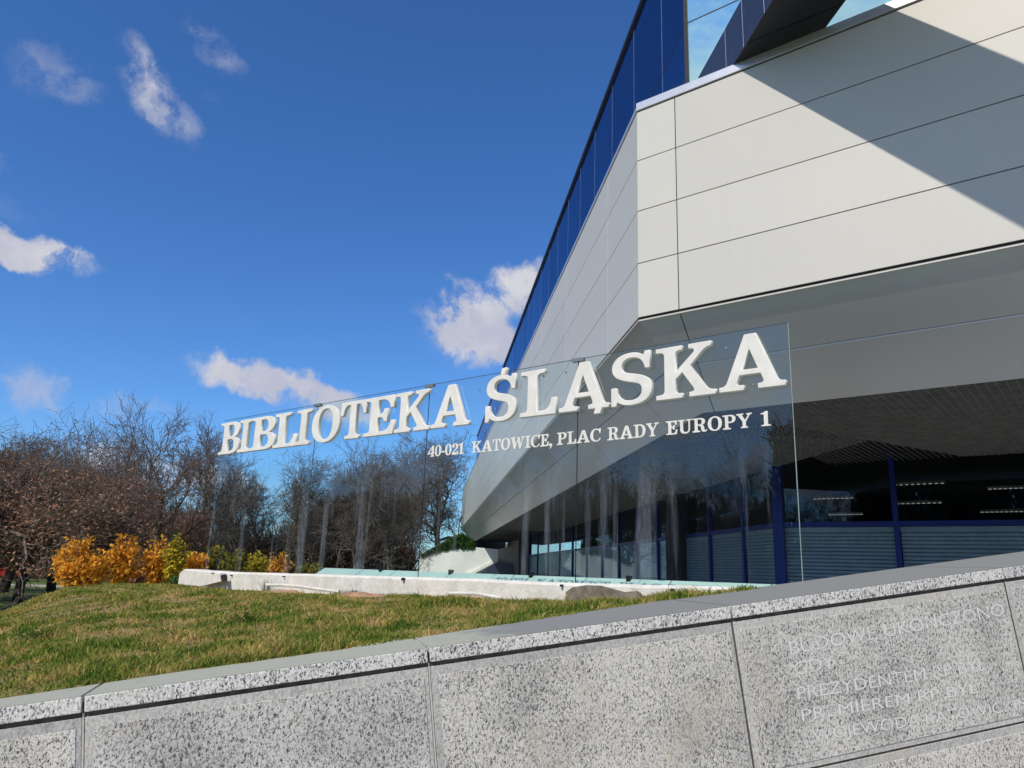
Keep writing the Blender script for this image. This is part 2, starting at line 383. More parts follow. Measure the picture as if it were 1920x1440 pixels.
# backing of mortar behind the slabs
MB().box(-6.3, 5.6, -2.2, -.03, -.30, -.022, FW).build('core', M_joint, wall)
for i in range(len(US)-1):
    u0, u1 = US[i], US[i+1]
    g = .006
    # coping slab: speckled front, sawn top
    dp = [float(np.interp(u_, [-3.44, -2.8, -1.83, -1.53, -.575, -.1, 1.0, 2.9], [.30, .39, .415, .485, .63, .68, .70, .74]))+.025 for u_ in (u0, u1)]
    def quad(v0, v1, e, nf): return MB().hexa([FW(u0+g+e, v0, -dp[0]+e), FW(u1-g-e, v0, -dp[1]+e), FW(u1-g-e, v0, nf), FW(u0+g+e, v0, nf), FW(u0+g+e, v1, -dp[0]+e), FW(u1-g-e, v1, -dp[1]+e), FW(u1-g-e, v1, nf), FW(u0+g+e, v1, nf)])
    quad(-.066, -.004, 0, .0).build('coping_slab', M_granite_cope, wall, bevel=.003)
    quad(-.0035, .0, .002, -.003).build('coping_top', M_copetop, wall)
    # face slab: speckled field with a smooth chiselled margin
    for va, vb in ((VJ+.006, -.087), (-2.2, VJ-.006)):
        MB().box(u0+g, u1-g, va, vb, -.06, -.014, FW).build('face_slab', M_granite_edge, wall, bevel=.002)
        MB().box(u0+g+.035, u1-g-.02, va+.03, vb-.042, -.05, -.010, FW).build('bush_hammered_field', M_granite, wall, bevel=.002)
    MB().box(u1-.004, u1+.003, -.86, -.07, -.05, -.0135, FW).build('pointing', M_joint_light if i in (1, 2) else M_joint, wall)
MB().box(-6.3, 5.6, -.093, -.066, -.06, -.032, FW).build('drip_groove', M_joint, wall)
# letters cut into the fourth slab
def text_mesh(body, size, extr=0.0, sx=1.0):
    cu = bpy.data.curves.new('t', 'FONT'); cu.body = body; cu.size = size; cu.extrude = extr; cu.fill_mode = 'FRONT' if extr == 0 else 'BOTH'
    cu.resolution_u = 3; cu.offset = -.006*size
    o = bpy.data.objects.new('t', cu); col.objects.link(o); bpy.context.view_layer.update()
    me = bpy.data.meshes.new_from_object(o.evaluated_get(bpy.context.evaluated_depsgraph_get())); bpy.data.objects.remove(o); return me
def wall_text(body, p0, p1, cap):
    a, b = [on_plane(*p, FW(0, 0, -.0085), NW) for p in (p0, p1)]
    ca = [(a-WO).dot(WU), (a-WO).dot(WV)]; cb = [(b-WO).dot(WU), (b-WO).dot(WV)]
    me = text_mesh(body, cap/.70)
    xs = [v.co.x for v in me.vertices]; L = math.hypot(cb[0]-ca[0], cb[1]-ca[1]); sx = L/(max(xs)-min(xs)); x0 = min(xs)
    dx, dy = (cb[0]-ca[0])/L, (cb[1]-ca[1])/L
    for v in me.vertices:
        x, y = (v.co.x-x0)*sx, v.co.y
        v.co = FW(ca[0]+x*dx-y*dy, ca[1]+x*dy+y*dx, -.0085)
    link('inscription', me, M_engrave, wall)
wall_text('BUDOWĘ UKOŃCZONO', (1483, 1228), (1884, 1153), .070)
wall_text('GDY', (1492, 1267), (1566, 1252), .068)
wall_text('PREZYDENTEM RP BYŁ', (1497, 1312), (1850, 1256), .062)
wall_text('PREMIEREM RP BYŁ', (1505, 1352), (1836, 1299), .058)
wall_text('WOJEWODĄ KATOWICKIM', (1525, 1391), (1930, 1328), .058)

# ------------------------------------------------------------------ grass mound behind the wall
def coping_back(px):                           # where the lawn meets the coping, by depth over the slab
    tb = [(-400, .27), (0, .291), (302, .384), (700, .408), (805, .476), (1100, .621), (1230, .669), (1540, .60), (2200, .66)]
    xs = [a for a, _ in tb]; return float(np.interp(px, xs, [b for _, b in tb]))
def near_pt(px):
    lo = None
    for py in np.arange(900, 1700, 1.0):       # walk down the column until it meets the back edge on the coping plane
        q = on_plane(px, py, FW(0, 0, 0), WV)
        if ray(px, py).dot(WV) < -1e-4 and (q-WO).dot(-NW) < coping_back(px): return q
    return lo
crest = [(-420, 1185, 11), (-200, 1168, 11), (0, 1150, 11), (60, 1124, 12), (130, 1103, 13), (230, 1095, 14), (340, 1098, None), (475, 1110, None), (637, 1116, None), (769, 1119, None), (864, 1125, None), (960, 1134, None), (1060, 1137, None), (1208, 1141, None), (1300, 1146, None), (1420, 1140, None)]
PB = FS(0, .55, 0)
def crest_pt(px):
    for (x0, y0, d0), (x1, y1, d1) in zip(crest, crest[1:]):
        if x0 <= px <= x1:
            k = (px-x0)/(x1-x0); py = y0+k*(y1-y0)
            def P(x, y, d): return at(px, py, d) if d else on_plane(px, py, PB, NA)
            return P(x0, y0, d0).lerp(P(x1, y1, d1), k)
    return on_plane(px, crest[-1][1], PB, NA)
cols_ = list(range(-400, 1421, 20)); NR = 26
near = [near_pt(x) for x in cols_]; far = [crest_pt(x) for x in cols_]
rng = np.random.default_rng(5)
grid = []
def bumpz(x, y): return .035*math.sin(x*2.1+y*1.3)*math.cos(y*2.7-x*.6)+.02*math.sin(x*5.3+1)*math.sin(y*4.4)
for i, (a, b) in enumerate(zip(near, far)):
    row = []
    d = (b-a); dh = Vector((d.x, d.y, 0)).normalized()
    for j in range(NR+1):
        t = j/NR; q = a.lerp(b, t)
        q.z += .10*math.sin(math.pi*t)*min(1, d.length/5)*.4 + bumpz(q.x, q.y)*math.sin(math.pi*min(1, t*1.0))
        row.append(q)
    for k, (dd, dz) in enumerate(((.6, -.03), (1.5, -.22), (3.5, -.9), (6, -1.5), (9, -2.6))):   # behind the crest the ground falls away
        q = b + dh*dd; q.z += dz if cols_[i] < 345 else max(dz, -1.2) - .12*min(1, dd); row.append(q)
    row.insert(0, a + WV*-.25)
    grid.append(row)
nr = len(grid[0])
V = [p for row in grid for p in row]; Fs = [(i*nr+j, (i+1)*nr+j, (i+1)*nr+j+1, i*nr+j+1) for i in range(len(grid)-1) for j in range(nr-1)]
me = bpy.data.meshes.new('grass_mound'); me.from_pydata([tuple(v) for v in V], [], Fs); me.update()
for p in me.polygons: p.use_smooth = True
o = link('grass_mound', me, M_soil); o['kind'] = 'structure'
G = np.array([[list(p) for p in row] for row in grid])     # (cols, rows, 3)
from mathutils import noise as mnoise
def mound(ci, rj):
    i = int(min(max(ci, 0), G.shape[0]-1.001)); j = int(min(max(rj, 0), G.shape[1]-1.001)); fi, fj = ci-i, rj-j
    q = G[i, j]*(1-fi)*(1-fj)+G[i+1, j]*fi*(1-fj)+G[i, j+1]*(1-fi)*fj+G[i+1, j+1]*fi*fj
    return q
BARE = []                                      # bare earth spots (x, y, radius) where no blades grow
def build_grass(N):
    r = np.random.default_rng(11)
    # area-weighted cells
    P00, P10, P01, P11 = G[:-1, 1:-4], G[1:, 1:-4], G[:-1, 2:-3], G[1:, 2:-3]
    area = np.linalg.norm(np.cross(P10-P00, P01-P00), axis=2)
    cen = (P00+P11)/2; dist = np.linalg.norm(cen-np.array([0, 0, EYE]), axis=2)
    wgt = (area/dist**1.1).ravel(); wgt /= wgt.sum()
    c = r.choice(len(wgt), N, p=wgt); ci, cj = np.divmod(c, area.shape[1])
    u, v = r.random((N, 1)), r.random((N, 1))
    base = P00[ci, cj]*(1-u)*(1-v)+P10[ci, cj]*u*(1-v)+P01[ci, cj]*(1-u)*v+P11[ci, cj]*u*v
    dens = np.array([mnoise.noise(Vector((x*1.3, y*1.3, 3.1)))+.5*mnoise.noise(Vector((x*4.1, y*4.1, 7))) for x, y, _ in base])
    keep = dens > -.55+ .45*r.random(N)-.2
    for bx, by, br in BARE: keep &= np.hypot(base[:, 0]-bx, base[:, 1]-by) > br*(.75+.5*r.random(N))
    base = base[keep]; dens = dens[keep]; n = len(base)
    tuft = np.clip(dens*1.6+.5, .15, 1.6)
    h = (.014+.026*r.random(n)**1.5)*(.45+tuft)
    tall = r.random(n) < .02; h[tall] *= 1.8
    wd = .0022+.0022*r.random(n)+.0004*np.linalg.norm(base, axis=1)
    ang = r.random(n)*2*np.pi; lean = r.normal(0, .45, (n, 2))*h[:, None]
    dx = np.stack([np.cos(ang), np.sin(ang), np.zeros(n)], 1)*wd[:, None]
    base[:, 2] -= .006
    mid = base+np.stack([lean[:, 0]*.35, lean[:, 1]*.35, h*.6], 1); tip = base+np.stack([lean[:, 0]*1.1, lean[:, 1]*1.1, h], 1)
    v = np.concatenate([base-dx, base+dx, mid+dx*.7, mid-dx*.7, tip], 1).reshape(-1, 3)
    k = np.arange(n)[:, None]*5
    f = np.concatenate([k+[0, 1, 2], k+[0, 2, 3], k+[3, 2, 4]], 0)
    me = np_mesh('grass', v, f); return link('grass', me, M_grass)

# bare earth heaps and stones along the foot of the beam
def lump(name, c, rx, ry, rz, rot, mat, label, cat, seed, group=None):
    import bmesh
    bm = bmesh.new(); bmesh.ops.create_icosphere(bm, subdivisions=3, radius=1)
    for v in bm.verts:
        n = 1+.32*mnoise.noise(v.co*1.5+Vector((seed, 0, 0)))+.14*mnoise.noise(v.co*4+Vector((0, seed, 0)))
        q = v.co*n; q = Vector((q.x*rx, q.y*ry, q.z*rz)); q.rotate(Matrix.Rotation(rot, 3, 'Z')); v.co = q
    me = bpy.data.meshes.new(name); bm.to_mesh(me); bm.free()
    for p in me.polygons: p.use_smooth = True
    o = link(name, me, mat); o.location = c; return tag(o, label, cat, group)
def mound_at(px, py):
    best = None                                # nearest mound vertex seen at this pixel
    for row in G:
        for p in row[1:-5]:
            d = Vector(p)-EYEV; r_ = ray(px, py); m_ = (d-r_*(d.dot(r_)/r_.dot(r_))).length/d.length
            if best is None or m_ < best[0]: best = (m_, p)
    return Vector(best[1])
EARTH = [(372, 1114, .42, 'strip of bare earth below the slanting plate of the white beam'), (546, 1108, .42, 'pinkish bare earth heap near the left white edging strip'), (690, 1119, .50, 'bare earth heap in grass beyond the end of the left edging strip'), (858, 1128, .45, 'rusty pink bare earth in front of the right edging strip')]
for i, (px, py, rr, lb) in enumerate(EARTH):
    c = mound_at(px, py); BARE.append((c.x, c.y, rr*.8))
    lump('earth_heap', c+Vector((0, 0, -.05)), rr, rr*.55, .10, R(140), M_dirt, lb, 'earth heap', 3.7*i+1, 'earth heaps along the beam')
for i, (px, py, rr) in enumerate([]):
    c = mound_at(px, py); BARE.append((c.x, c.y, rr))
for i, (px, py, lb) in enumerate([(532, 1111, 'pale pink broken stone at the foot of the earth heap'), (806, 1115, 'small rusty brick fragment between grass tufts near the beam')]):
    c = mound_at(px, py); lump('stone', c+Vector((0, 0, .012)), .10-.04*i, .06, .035, .4*i+2.3, M_stone, lb, 'stone', 9+i)
g = build_grass(230000); tag(g, 'short patchy green and straw coloured grass on the mound', 'grass', kind='stuff')

# ------------------------------------------------------------------ white plaster beam at the foot of the sign
beam = empty('plaster_beam', FS(5, .4, -.3), 'low rough white plastered beam at the foot of the glass sign', 'beam')
tops = [(11.0, -.19), (10.85, -.165), (9.36, -.180), (7.24, -.150), (5.69, -.132), (3.76, -.108), (2.75, -.112), (1.38, -.09), (.13, -.066), (-1.5, -.03)]
mb = MB(); rings = []
ss = np.linspace(-1.5, 10.9, 90); tz = np.interp(ss, [a for a, _ in tops][::-1], [b for _, b in tops][::-1])
for s, z in zip(ss, tz):
    j = .008*mnoise.noise(Vector((s*3, 0, 0))); k = .012*mnoise.noise(Vector((s*2.3, 5, 0)))
    edge = .05 if s > 10.8 else 0
    rings.append([FS(s, .40+k, -.75), FS(s, .40+k, z-.03+j-edge), FS(s, .375+k, z+j-edge), FS(s, .16, z+.004+j-edge), FS(s, .135, z-.03+j-edge), FS(s, .135, -.75)])
n = 6
mb.add([v for r_ in rings for v in r_], [(i*n+j, i*n+(j+1) % n, (i+1)*n+(j+1) % n, (i+1)*n+j) for i in range(len(rings)-1) for j in range(n)]+[tuple(range(n))[::-1], tuple(range((len(rings)-1)*n, len(rings)*n))])
mb.build('beam_body', M_plaster, beam)
# slanting plate leaning on its left end
P0 = FS(10.0, .42, -.20); 
def beam_xy(px, py, p=.43): return on_plane(px, py, FS(0, p, 0), NA)
MB().prism([beam_xy(384, 1100), beam_xy(399, 1078), beam_xy(424, 1075), beam_xy(424, 1090)], NA*.10).build('slanting_plate', M_plaster, beam)
MB().prism([beam_xy(420, 1090, .50), beam_xy(417, 1079, .50), beam_xy(425, 1077, .50), beam_xy(426, 1090, .50)], NA*.04).build('plate_end_shade', M_dark, beam)  # thin dark block painted as the shadow on the plate's right side
poly = [(1060, 1131), (1062, 1110), (1075, 1101), (1100, 1097), (1128, 1098), (1150, 1104), (1172, 1110), (1195, 1108), (1206, 1117), (1210, 1134)]
MB().prism([beam_xy(x, y, .405) for x, y in poly], NA*.012).build('bare_render_patch', M_concrete, beam, 'brown patch of bare render where the white has fallen off')
poly = [(1290, 1124), (1300, 1115), (1330, 1111), (1370, 1113), (1400, 1119), (1400, 1130), (1290, 1130)]
MB().prism([beam_xy(x, y, .405) for x, y in poly], NA*.01).build('bare_render_patch', M_concrete, beam)
for px, py, r_ in ((1262, 1108.5, .028), (1054, 1098, .014), (757, 1086, .02), (435, 1079, .012), (533, 1081, .01), (400, 1075, .01)):
    c = beam_xy(px, py, .41); mb = MB(); mb.tube([c-NA*.02, c+NA*.03], r_, 10); mb.build('black_outlet', M_black, beam)
for pts, lb in (([(500, 1096.5), (530, 1097), (565, 1100), (600, 1105), (636, 1110)], 'white edging strip lying on the earth in front of the beam, left'),
                ([(840, 1113), (862, 1112.5), (890, 1113), (915, 1117), (940, 1122), (960, 1126)], 'white edging strip curving over bare earth in front of the beam, right')):
    mb = MB(); mb.tube([on_plane(x, y, FS(0, .60, 0), NA) for x, y in pts], .022, 8)
    o = mb.build('edging_strip', M_plaster); tag(o, lb, 'edging strip', 'white edging strips')
# ------------------------------------------------------------------ mint glass skylight behind the beam
skl = empty('glass_skylight', FS(4, -1.2, -.2), 'low sloping mint green glass skylight behind the white beam', 'skylight')
zb = lambda s: -.045-.028*max(0, (s-1))/6.5/1.0*.5
edges = [-2.0, -.4, .95, 2.3, 3.65, 5.0, 6.35, 7.7, 8.6, 9.75]
for s0, s1 in zip(edges, edges[1:]):
    f = lambda s, q, h: FS(s, -1.50-.42*q, -.30*(1-q)+zb(s)*q+h)
    MB().box(s0+.008, s1-.008, 0, 1, -.014, 0, f).build('glass_pane', M_mint, skl)
    f2 = lambda s, q, h: FS(s, -1.925-1.5*q, zb(s)-.02+h)
    MB().box(s0+.008, s1-.008, 0, 1, -.014, 0, f2).build('roof_pane', M_mint, skl)
for px, py in ((715, 1072), (846, 1075), (997, 1081), (1180, 1088)):
    s = (on_plane(px, py, FS(0, -1.9, 0), NA)-FS(0, -1.9, 0)).dot(A)
    MB().box(s-.03, s+.03, -1.93, -1.86, zb(s)-.04, zb(s)+.045, FS).build('clamp', M_black, skl)

# ------------------------------------------------------------------ glass sign
sign = empty('glass_sign', FS(5.2, 0, -.25), 'large transparent glass sign with white serif letters naming the library and its address', 'sign')
SE = [-.05, 2.57, 5.19, 7.84, 10.75]; TOP = 2.62
for s0, s1 in zip(SE, SE[1:]):
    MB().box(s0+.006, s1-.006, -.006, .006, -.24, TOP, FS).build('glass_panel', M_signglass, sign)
for s in SE[1:-1]:
    MB().box(s-.005, s+.005, -.003, .003, -.24, TOP-.01, FS).build('joint_seal', M_black, sign)
    MB().box(s-.085, s+.085, -.03, .03, TOP-.035, TOP+.012, FS).build('clip', M_steel, sign, bevel=.004)
MB().box(-.056, -.05, -.006, .006, -.24, TOP, FS).build('glass_edge', simple('glass_edge', (.30, .37, .34), .4), sign)
MB().box(-.05, 10.75, -.005, .005, TOP, TOP+.006, FS).build('top_edge', simple('glass_top_edge', (.05, .07, .07), .3), sign)
for s, z in ((.25, 2.43), (.62, 2.45), (4.2, 2.42), (3.85, 2.44), (2.3, 2.44), (2.05, 2.44), (6.6, 1.9), (3.1, 2.47), (2.75, 2.47)):
    MB().tube([FS(s, .004, z), FS(s, .022, z)], .012, 10).build('bolt', M_steel, sign)

GLY = {
'I': "M0 0 L430 0 L430 85 C330 85 300 100 300 180 L300 820 C300 900 330 915 430 915 L430 1000 L0 1000 L0 915 C100 915 130 900 130 820 L130 180 C130 100 100 85 0 85 Z",
'L': "M0 0 L640 0 L640 350 L560 350 C550 190 500 90 380 90 L300 90 L300 820 C300 900 330 915 430 915 L430 1000 L0 1000 L0 915 C100 915 130 900 130 820 L130 180 C130 100 100 85 0 85 Z",
'T': "M150 0 L550 0 L550 85 C460 85 435 100 435 180 L435 910 L480 910 C580 910 625 800 640 640 L715 640 L700 1000 L0 1000 L-15 640 L60 640 C75 800 120 910 220 910 L265 910 L265 180 C265 100 240 85 150 85 Z",
'E': "M0 0 L640 0 L660 350 L585 350 C570 190 510 90 390 90 L300 90 L300 460 L350 460 C410 460 430 410 435 340 L505 340 L505 670 L435 670 C430 600 410 550 350 550 L300 550 L300 910 L380 910 C500 910 550 820 565 680 L640 680 L625 1000 L0 1000 L0 915 C100 915 130 900 130 820 L130 180 C130 100 100 85 0 85 Z",
'B': "M0 0 L430 0 C620 0 720 110 720 270 C720 400 640 490 520 515 C620 545 680 630 680 740 C680 900 590 1000 420 1000 L0 1000 L0 915 C100 915 130 900 130 820 L130 180 C130 100 100 85 0 85 Z M300 90 L400 90 C500 90 540 160 540 275 C540 390 490 460 400 460 L300 460 Z M300 550 L390 550 C470 550 505 620 505 730 C505 840 470 910 390 910 L300 910 Z",
'O': "M390 -15 C620 -15 780 190 780 500 C780 810 620 1015 390 1015 C160 1015 0 810 0 500 C0 190 160 -15 390 -15 Z M390 75 C250 75 185 230 185 500 C185 770 250 925 390 925 C530 925 595 770 595 500 C595 230 530 75 390 75 Z",
'K': "M0 0 L400 0 L400 85 C320 85 300 100 300 160 L300 370 L400 480 L560 170 C590 110 570 85 500 85 L500 0 L880 0 L880 85 C800 85 770 110 730 180 L520 600 L650 770 C720 870 760 905 830 915 L830 1000 L500 1000 L500 915 C590 915 600 880 560 820 L300 500 L300 840 C300 900 320 915 400 915 L400 1000 L0 1000 L0 915 C100 915 130 900 130 820 L130 180 C130 100 100 85 0 85 Z",
'A': "M0 0 L350 0 L350 85 C270 85 245 100 262 160 L297 270 L590 270 L625 160 C640 110 620 85 550 85 L550 0 L920 0 L920 85 C860 85 830 100 810 160 L545 1000 L385 1000 L115 160 C90 100 60 85 0 85 Z M327 360 L447 735 L562 360 Z",
'Ą': "M0 0 L350 0 L350 85 C270 85 245 100 262 160 L297 270 L590 270 L625 160 C640 110 620 85 550 85 L550 0 L680 0 L660 -75 L650 -110 L770 -110 L800 0 L920 0 L920 85 C860 85 830 100 810 160 L545 1000 L385 1000 L115 160 C90 100 60 85 0 85 Z M327 360 L447 735 L562 360 Z",
'S': "M0 -20 L75 -20 L100 65 C150 0 230 -25 330 -25 C520 -25 640 100 640 290 C640 450 550 530 400 580 L270 620 C190 650 165 690 165 760 C165 860 220 925 320 925 C440 925 515 840 535 680 L610 680 L610 1020 L535 1020 L510 940 C460 1000 390 1025 300 1025 C130 1025 10 910 10 740 C10 590 100 510 240 460 L370 415 C460 385 485 340 485 260 C485 140 420 70 310 70 C180 70 95 160 75 350 L0 350 Z",
'C': "M690 1015 L625 1015 L600 930 C540 990 470 1015 400 1015 C160 1015 0 800 0 500 C0 190 160 -15 400 -15 C560 -15 670 80 710 250 L645 280 C610 150 530 75 420 75 C260 75 190 230 190 500 C190 770 260 925 410 925 C530 925 610 830 630 650 L700 650 Z",
'D': "M0 0 L380 0 C640 0 800 190 800 500 C800 810 640 1000 380 1000 L0 1000 L0 915 C100 915 130 900 130 820 L130 180 C130 100 100 85 0 85 Z M300 90 L360 90 C530 90 610 240 610 500 C610 760 530 910 360 910 L300 910 Z",
'P': "M0 0 L430 0 L430 85 C340 85 300 100 300 170 L300 430 L400 430 C590 430 700 540 700 710 C700 890 590 1000 410 1000 L0 1000 L0 915 C100 915 130 900 130 820 L130 180 C130 100 100 85 0 85 Z M300 520 L370 520 C480 520 520 590 520 715 C520 840 480 910 370 910 L300 910 Z",
'R': "M0 0 L430 0 L430 85 C340 85 300 100 300 170 L300 450 L350 450 C450 450 480 400 490 300 L505 170 C515 60 570 -10 680 -10 C770 -10 820 50 830 140 L780 160 C770 110 750 90 720 90 C690 90 680 120 675 180 L660 300 C650 420 600 480 520 495 C640 520 720 600 720 730 C720 900 610 1000 420 1000 L0 1000 L0 915 C100 915 130 900 130 820 L130 180 C130 100 100 85 0 85 Z M300 535 L380 535 C490 535 540 600 540 725 C540 850 490 910 380 910 L300 910 Z",
'Y': "M230 0 L590 0 L590 85 C510 85 495 100 495 170 L495 420 L700 850 C720 900 750 915 820 915 L820 1000 L540 1000 L540 915 C610 915 630 890 600 830 L460 530 L310 840 C290 890 300 915 370 915 L370 1000 L0 1000 L0 915 C60 915 90 900 120 840 L325 430 L325 170 C325 100 310 85 230 85 Z",
'U': "M0 1000 L400 1000 L400 915 C320 915 300 900 300 830 L300 320 C300 160 350 90 460 90 C570 90 620 160 620 320 L620 800 C620 890 590 915 510 915 L510 1000 L800 1000 L800 915 C720 915 700 890 700 800 L700 320 C700 90 600 -15 420 -15 C230 -15 130 90 130 310 L130 830 C130 900 100 915 0 915 Z",
'W': "M290 0 L430 0 L590 590 L750 0 L890 0 L1080 830 C1095 895 1120 915 1180 915 L1180 1000 L910 1000 L910 915 C985 915 1005 890 990 820 L870 280 L690 1000 L560 1000 L590 880 L435 300 L310 830 C295 895 320 915 390 915 L390 1000 L0 1000 L0 915 C60 915 85 895 100 830 Z",
'4': "M300 0 L680 0 L680 80 C600 80 580 95 580 150 L580 240 L700 240 L700 340 L580 340 L580 1010 L460 1010 L0 340 L0 240 L400 240 L400 150 C400 95 380 80 300 80 Z M110 340 L400 340 L400 770 Z",
'1': "M60 0 L480 0 L480 80 C380 80 355 100 355 170 L355 1010 L250 1010 C220 940 150 900 50 890 L50 810 L185 820 L185 170 C185 100 160 80 60 80 Z",
'2': "M0 0 L600 0 L620 330 L550 330 C530 220 490 200 400 200 L200 200 C260 310 330 370 430 450 C540 540 600 610 600 740 C600 910 480 1015 300 1015 C120 1015 20 920 20 780 C20 690 70 640 140 640 C210 640 250 680 250 740 C250 800 210 820 190 860 C200 910 240 930 290 930 C370 930 420 870 420 750 C420 620 370 540 270 430 C130 280 20 180 0 60 Z",
'0': "M310 -15 C500 -15 620 190 620 500 C620 810 500 1015 310 1015 C120 1015 0 810 0 500 C0 190 120 -15 310 -15 Z M310 65 C220 65 180 220 180 500 C180 780 220 935 310 935 C400 935 440 780 440 500 C440 220 400 65 310 65 Z",
'-': "M0 300 L330 300 L330 420 L0 420 Z",
',': "M60 -230 C170 -190 240 -90 240 40 C240 130 190 190 115 190 C50 190 0 145 0 85 C0 20 45 -20 105 -20 C120 -20 130 -15 145 -10 C145 -80 110 -140 40 -170 Z"}
GLY['Ś'] = GLY['S']+" M290 1030 L395 1030 L420 1180 L325 1180 Z"
def contours(path):
    tk = path.replace('M', ' M ').replace('L', ' L ').replace('C', ' C ').replace('Z', ' Z ').split(); out = []; cur = None; i = 0; cmd = None
    while i < len(tk):
        if tk[i] in 'MLCZ': cmd = tk[i]; i += 1
        if cmd == 'Z': out.append(cur); cmd = None; continue
        if cmd == 'M': cur = [(float(tk[i]), float(tk[i+1]))]; i += 2
        elif cmd == 'L': cur.append((float(tk[i]), float(tk[i+1]))); i += 2
        elif cmd == 'C':
            p = [cur[-1]]+[(float(tk[i+2*k]), float(tk[i+2*k+1])) for k in range(3)]; i += 6
            for q in range(1, 9):
                t = q/8; a, b, c, d = (1-t)**3, 3*t*(1-t)**2, 3*t*t*(1-t), t**3
                cur.append((sum(w_*P[0] for w_, P in zip((a, b, c, d), p)), sum(w_*P[1] for w_, P in zip((a, b, c, d), p))))
    return out
def glyph_mesh(ch, s_left, s_right, zb_, cap, depth, bevel, p0):
    cs = contours(GLY[ch]); xs = [x for c in cs for x, _ in c]; x0, x1 = min(xs), max(xs); wd = s_left-s_right
    cu = bpy.data.curves.new('g', 'CURVE'); cu.dimensions = '2D'; cu.fill_mode = 'BOTH'
    for c in cs:
        sp = cu.splines.new('POLY'); sp.points.add(len(c)-1); sp.use_cyclic_u = True
        for k, (x, y) in enumerate(c): sp.points[k].co = ((x-x0)/(x1-x0)*wd, y/1000*cap, 0, 1)
    cu.extrude = depth/2-bevel; cu.bevel_depth = bevel; cu.bevel_resolution = 1; cu.offset = -bevel*.6
    o = bpy.data.objects.new('g', cu); col.objects.link(o); bpy.context.view_layer.update()
    me = bpy.data.meshes.new_from_object(o.evaluated_get(bpy.context.evaluated_depsgraph_get())); bpy.data.objects.remove(o)
    for v in me.vertices: v.co = FS(s_left-v.co.x, p0+depth/2+v.co.z, zb_+v.co.y)
    return me
BIG = [('B', 10.70, 10.02), ('I', 10.05, 9.66), ('B', 9.68, 8.89), ('L', 8.93, 8.27), ('I', 8.29, 7.90), ('O', 7.85, 7.135), ('T', 7.11, 6.49), ('E', 6.52, 5.83), ('K', 5.82, 5.08), ('A', 5.045, 4.315),
       ('Ś', 4.02, 3.49), ('L', 3.42, 2.85), ('Ą', 2.80, 2.075), ('S', 2.04, 1.50), ('K', 1.445, .73), ('A', .69, -.02)]
for ch, a, b in BIG:
    link('letter', glyph_mesh(ch, a, b, 1.94, .605, .062, .007, .02), M_whiteletter, sign)
    MB().tube([FS((a+b)/2, .0, 2.0), FS((a+b)/2, .022, 2.0)], .012, 8).build('letter_spacer', M_steel, sign)
ADV = {c: max(x for k in contours(GLY[c]) for x, _ in k) for c in GLY}
for word, a, b in (('40-021', 5.134, 4.44), ('KATOWICE,', 4.29, 2.94), ('PLAC', 2.865, 2.225), ('RADY', 2.13, 1.455), ('EUROPY', 1.36, .37), ('1', .275, .175)):
    gap = 45; tot_ = sum(ADV[c] for c in word)+gap*(len(word)-1); x = 0
    for c in word:
        s0 = a-(a-b)*x/tot_; s1 = a-(a-b)*(x+ADV[c])/tot_; x += ADV[c]+gap
        link('small_letter', glyph_mesh(c, s0, s1, 1.545, .155, .012, .0015, .007), M_whiteletter, sign)

# ------------------------------------------------------------------ library building
bld = empty('library_building', FA(4, -6, -1.6), 'angular library building with white panels, blue glass and dark undercroft behind the sign', 'building')
ZB, ZT, ZS = 5.66, 10.93, 3.70                 # lower edge of the white band, its top, foot of the soffit (above the eye)
ROWS = np.linspace(ZB, ZT, 5); GP = .012
QS = 1.70                                      # how far the soffit runs in
LB = 92.0
# backing
def ring(q, z): return dict(a=FA(q*TAN+16, -q, z), c=FA(q*TAN, -q, z), b=FB(LB, -q, z))
MB().box(.03, 16.6, -.30, -.035, ZB+.02, ZT+.1, FA).build('cladding_backing', M_dark, bld)
MB().box(.03, LB, -.30, -.035, ZB+.02, ZT+.1, FB).build('cladding_backing', M_dark, bld)
CA = [0, 1.0, 8.8, 16.6]; CB = [0, 3.03]+[3.03+6.45*k for k in range(1, 14)]; CB = [c for c in CB if c < LB-1]+[LB]
for F, cs in ((FA, CA), (FB, CB)):
    for s0, s1 in zip(cs, cs[1:]):
        for z0, z1 in zip(ROWS, ROWS[1:]):
            a0 = s0+(GP if s0 else .0)
            MB().box(a0, s1-GP, -.03, 0, z0+GP, z1-GP, F).build('cladding_panel', M_clad, bld)
    for s in cs[1:-1]:
        if F is FB: MB().box(s-.012, s+.012, -.028, .006, ZB+.02, ZT-.02, F).build('joint_strip', M_flash, bld)
# inclined soffit panels under the band
zs0 = ZB-.075
def SA(k): return lambda s, q, h: FA(s+q*QS*TAN*k, -.04-q*(QS-.04)+h*-.7*0, zs0+(ZS-zs0)*q-h)
def mitre(F, s, q):                            # s measured from the mitre at depth q
    return F(s, -.04-q*(QS-.04), zs0+(ZS-zs0)*q)
for F, cs in ((FA, CA), (FB, CB)):
    for s0, s1 in zip(cs, cs[1:]):
        for q0, q1 in ((0, .5), (.5, 1.0)):
            m0, m1 = [(.04+q*(QS-.04))*TAN for q in (q0, q1)]
            L = [(max(s0, m0) if s0 == 0 else s0) , (s1)]
            a0, a1 = (m0 if s0 == 0 else s0+GP), (m1 if s0 == 0 else s0+GP)
            qa, qb = q0+(.006 if q0 else 0), q1-.006*(q1 < 1)
            nrm = Vector((0, 0, .02))
            base = [mitre(F, a0, qa), mitre(F, s1-GP, qa), mitre(F, s1-GP, qb), mitre(F, a1, qb)]
            up = [b+Vector((0, 0, .03)) for b in base]
            MB().hexa(base+up).build('soffit_panel', M_soffit, bld)
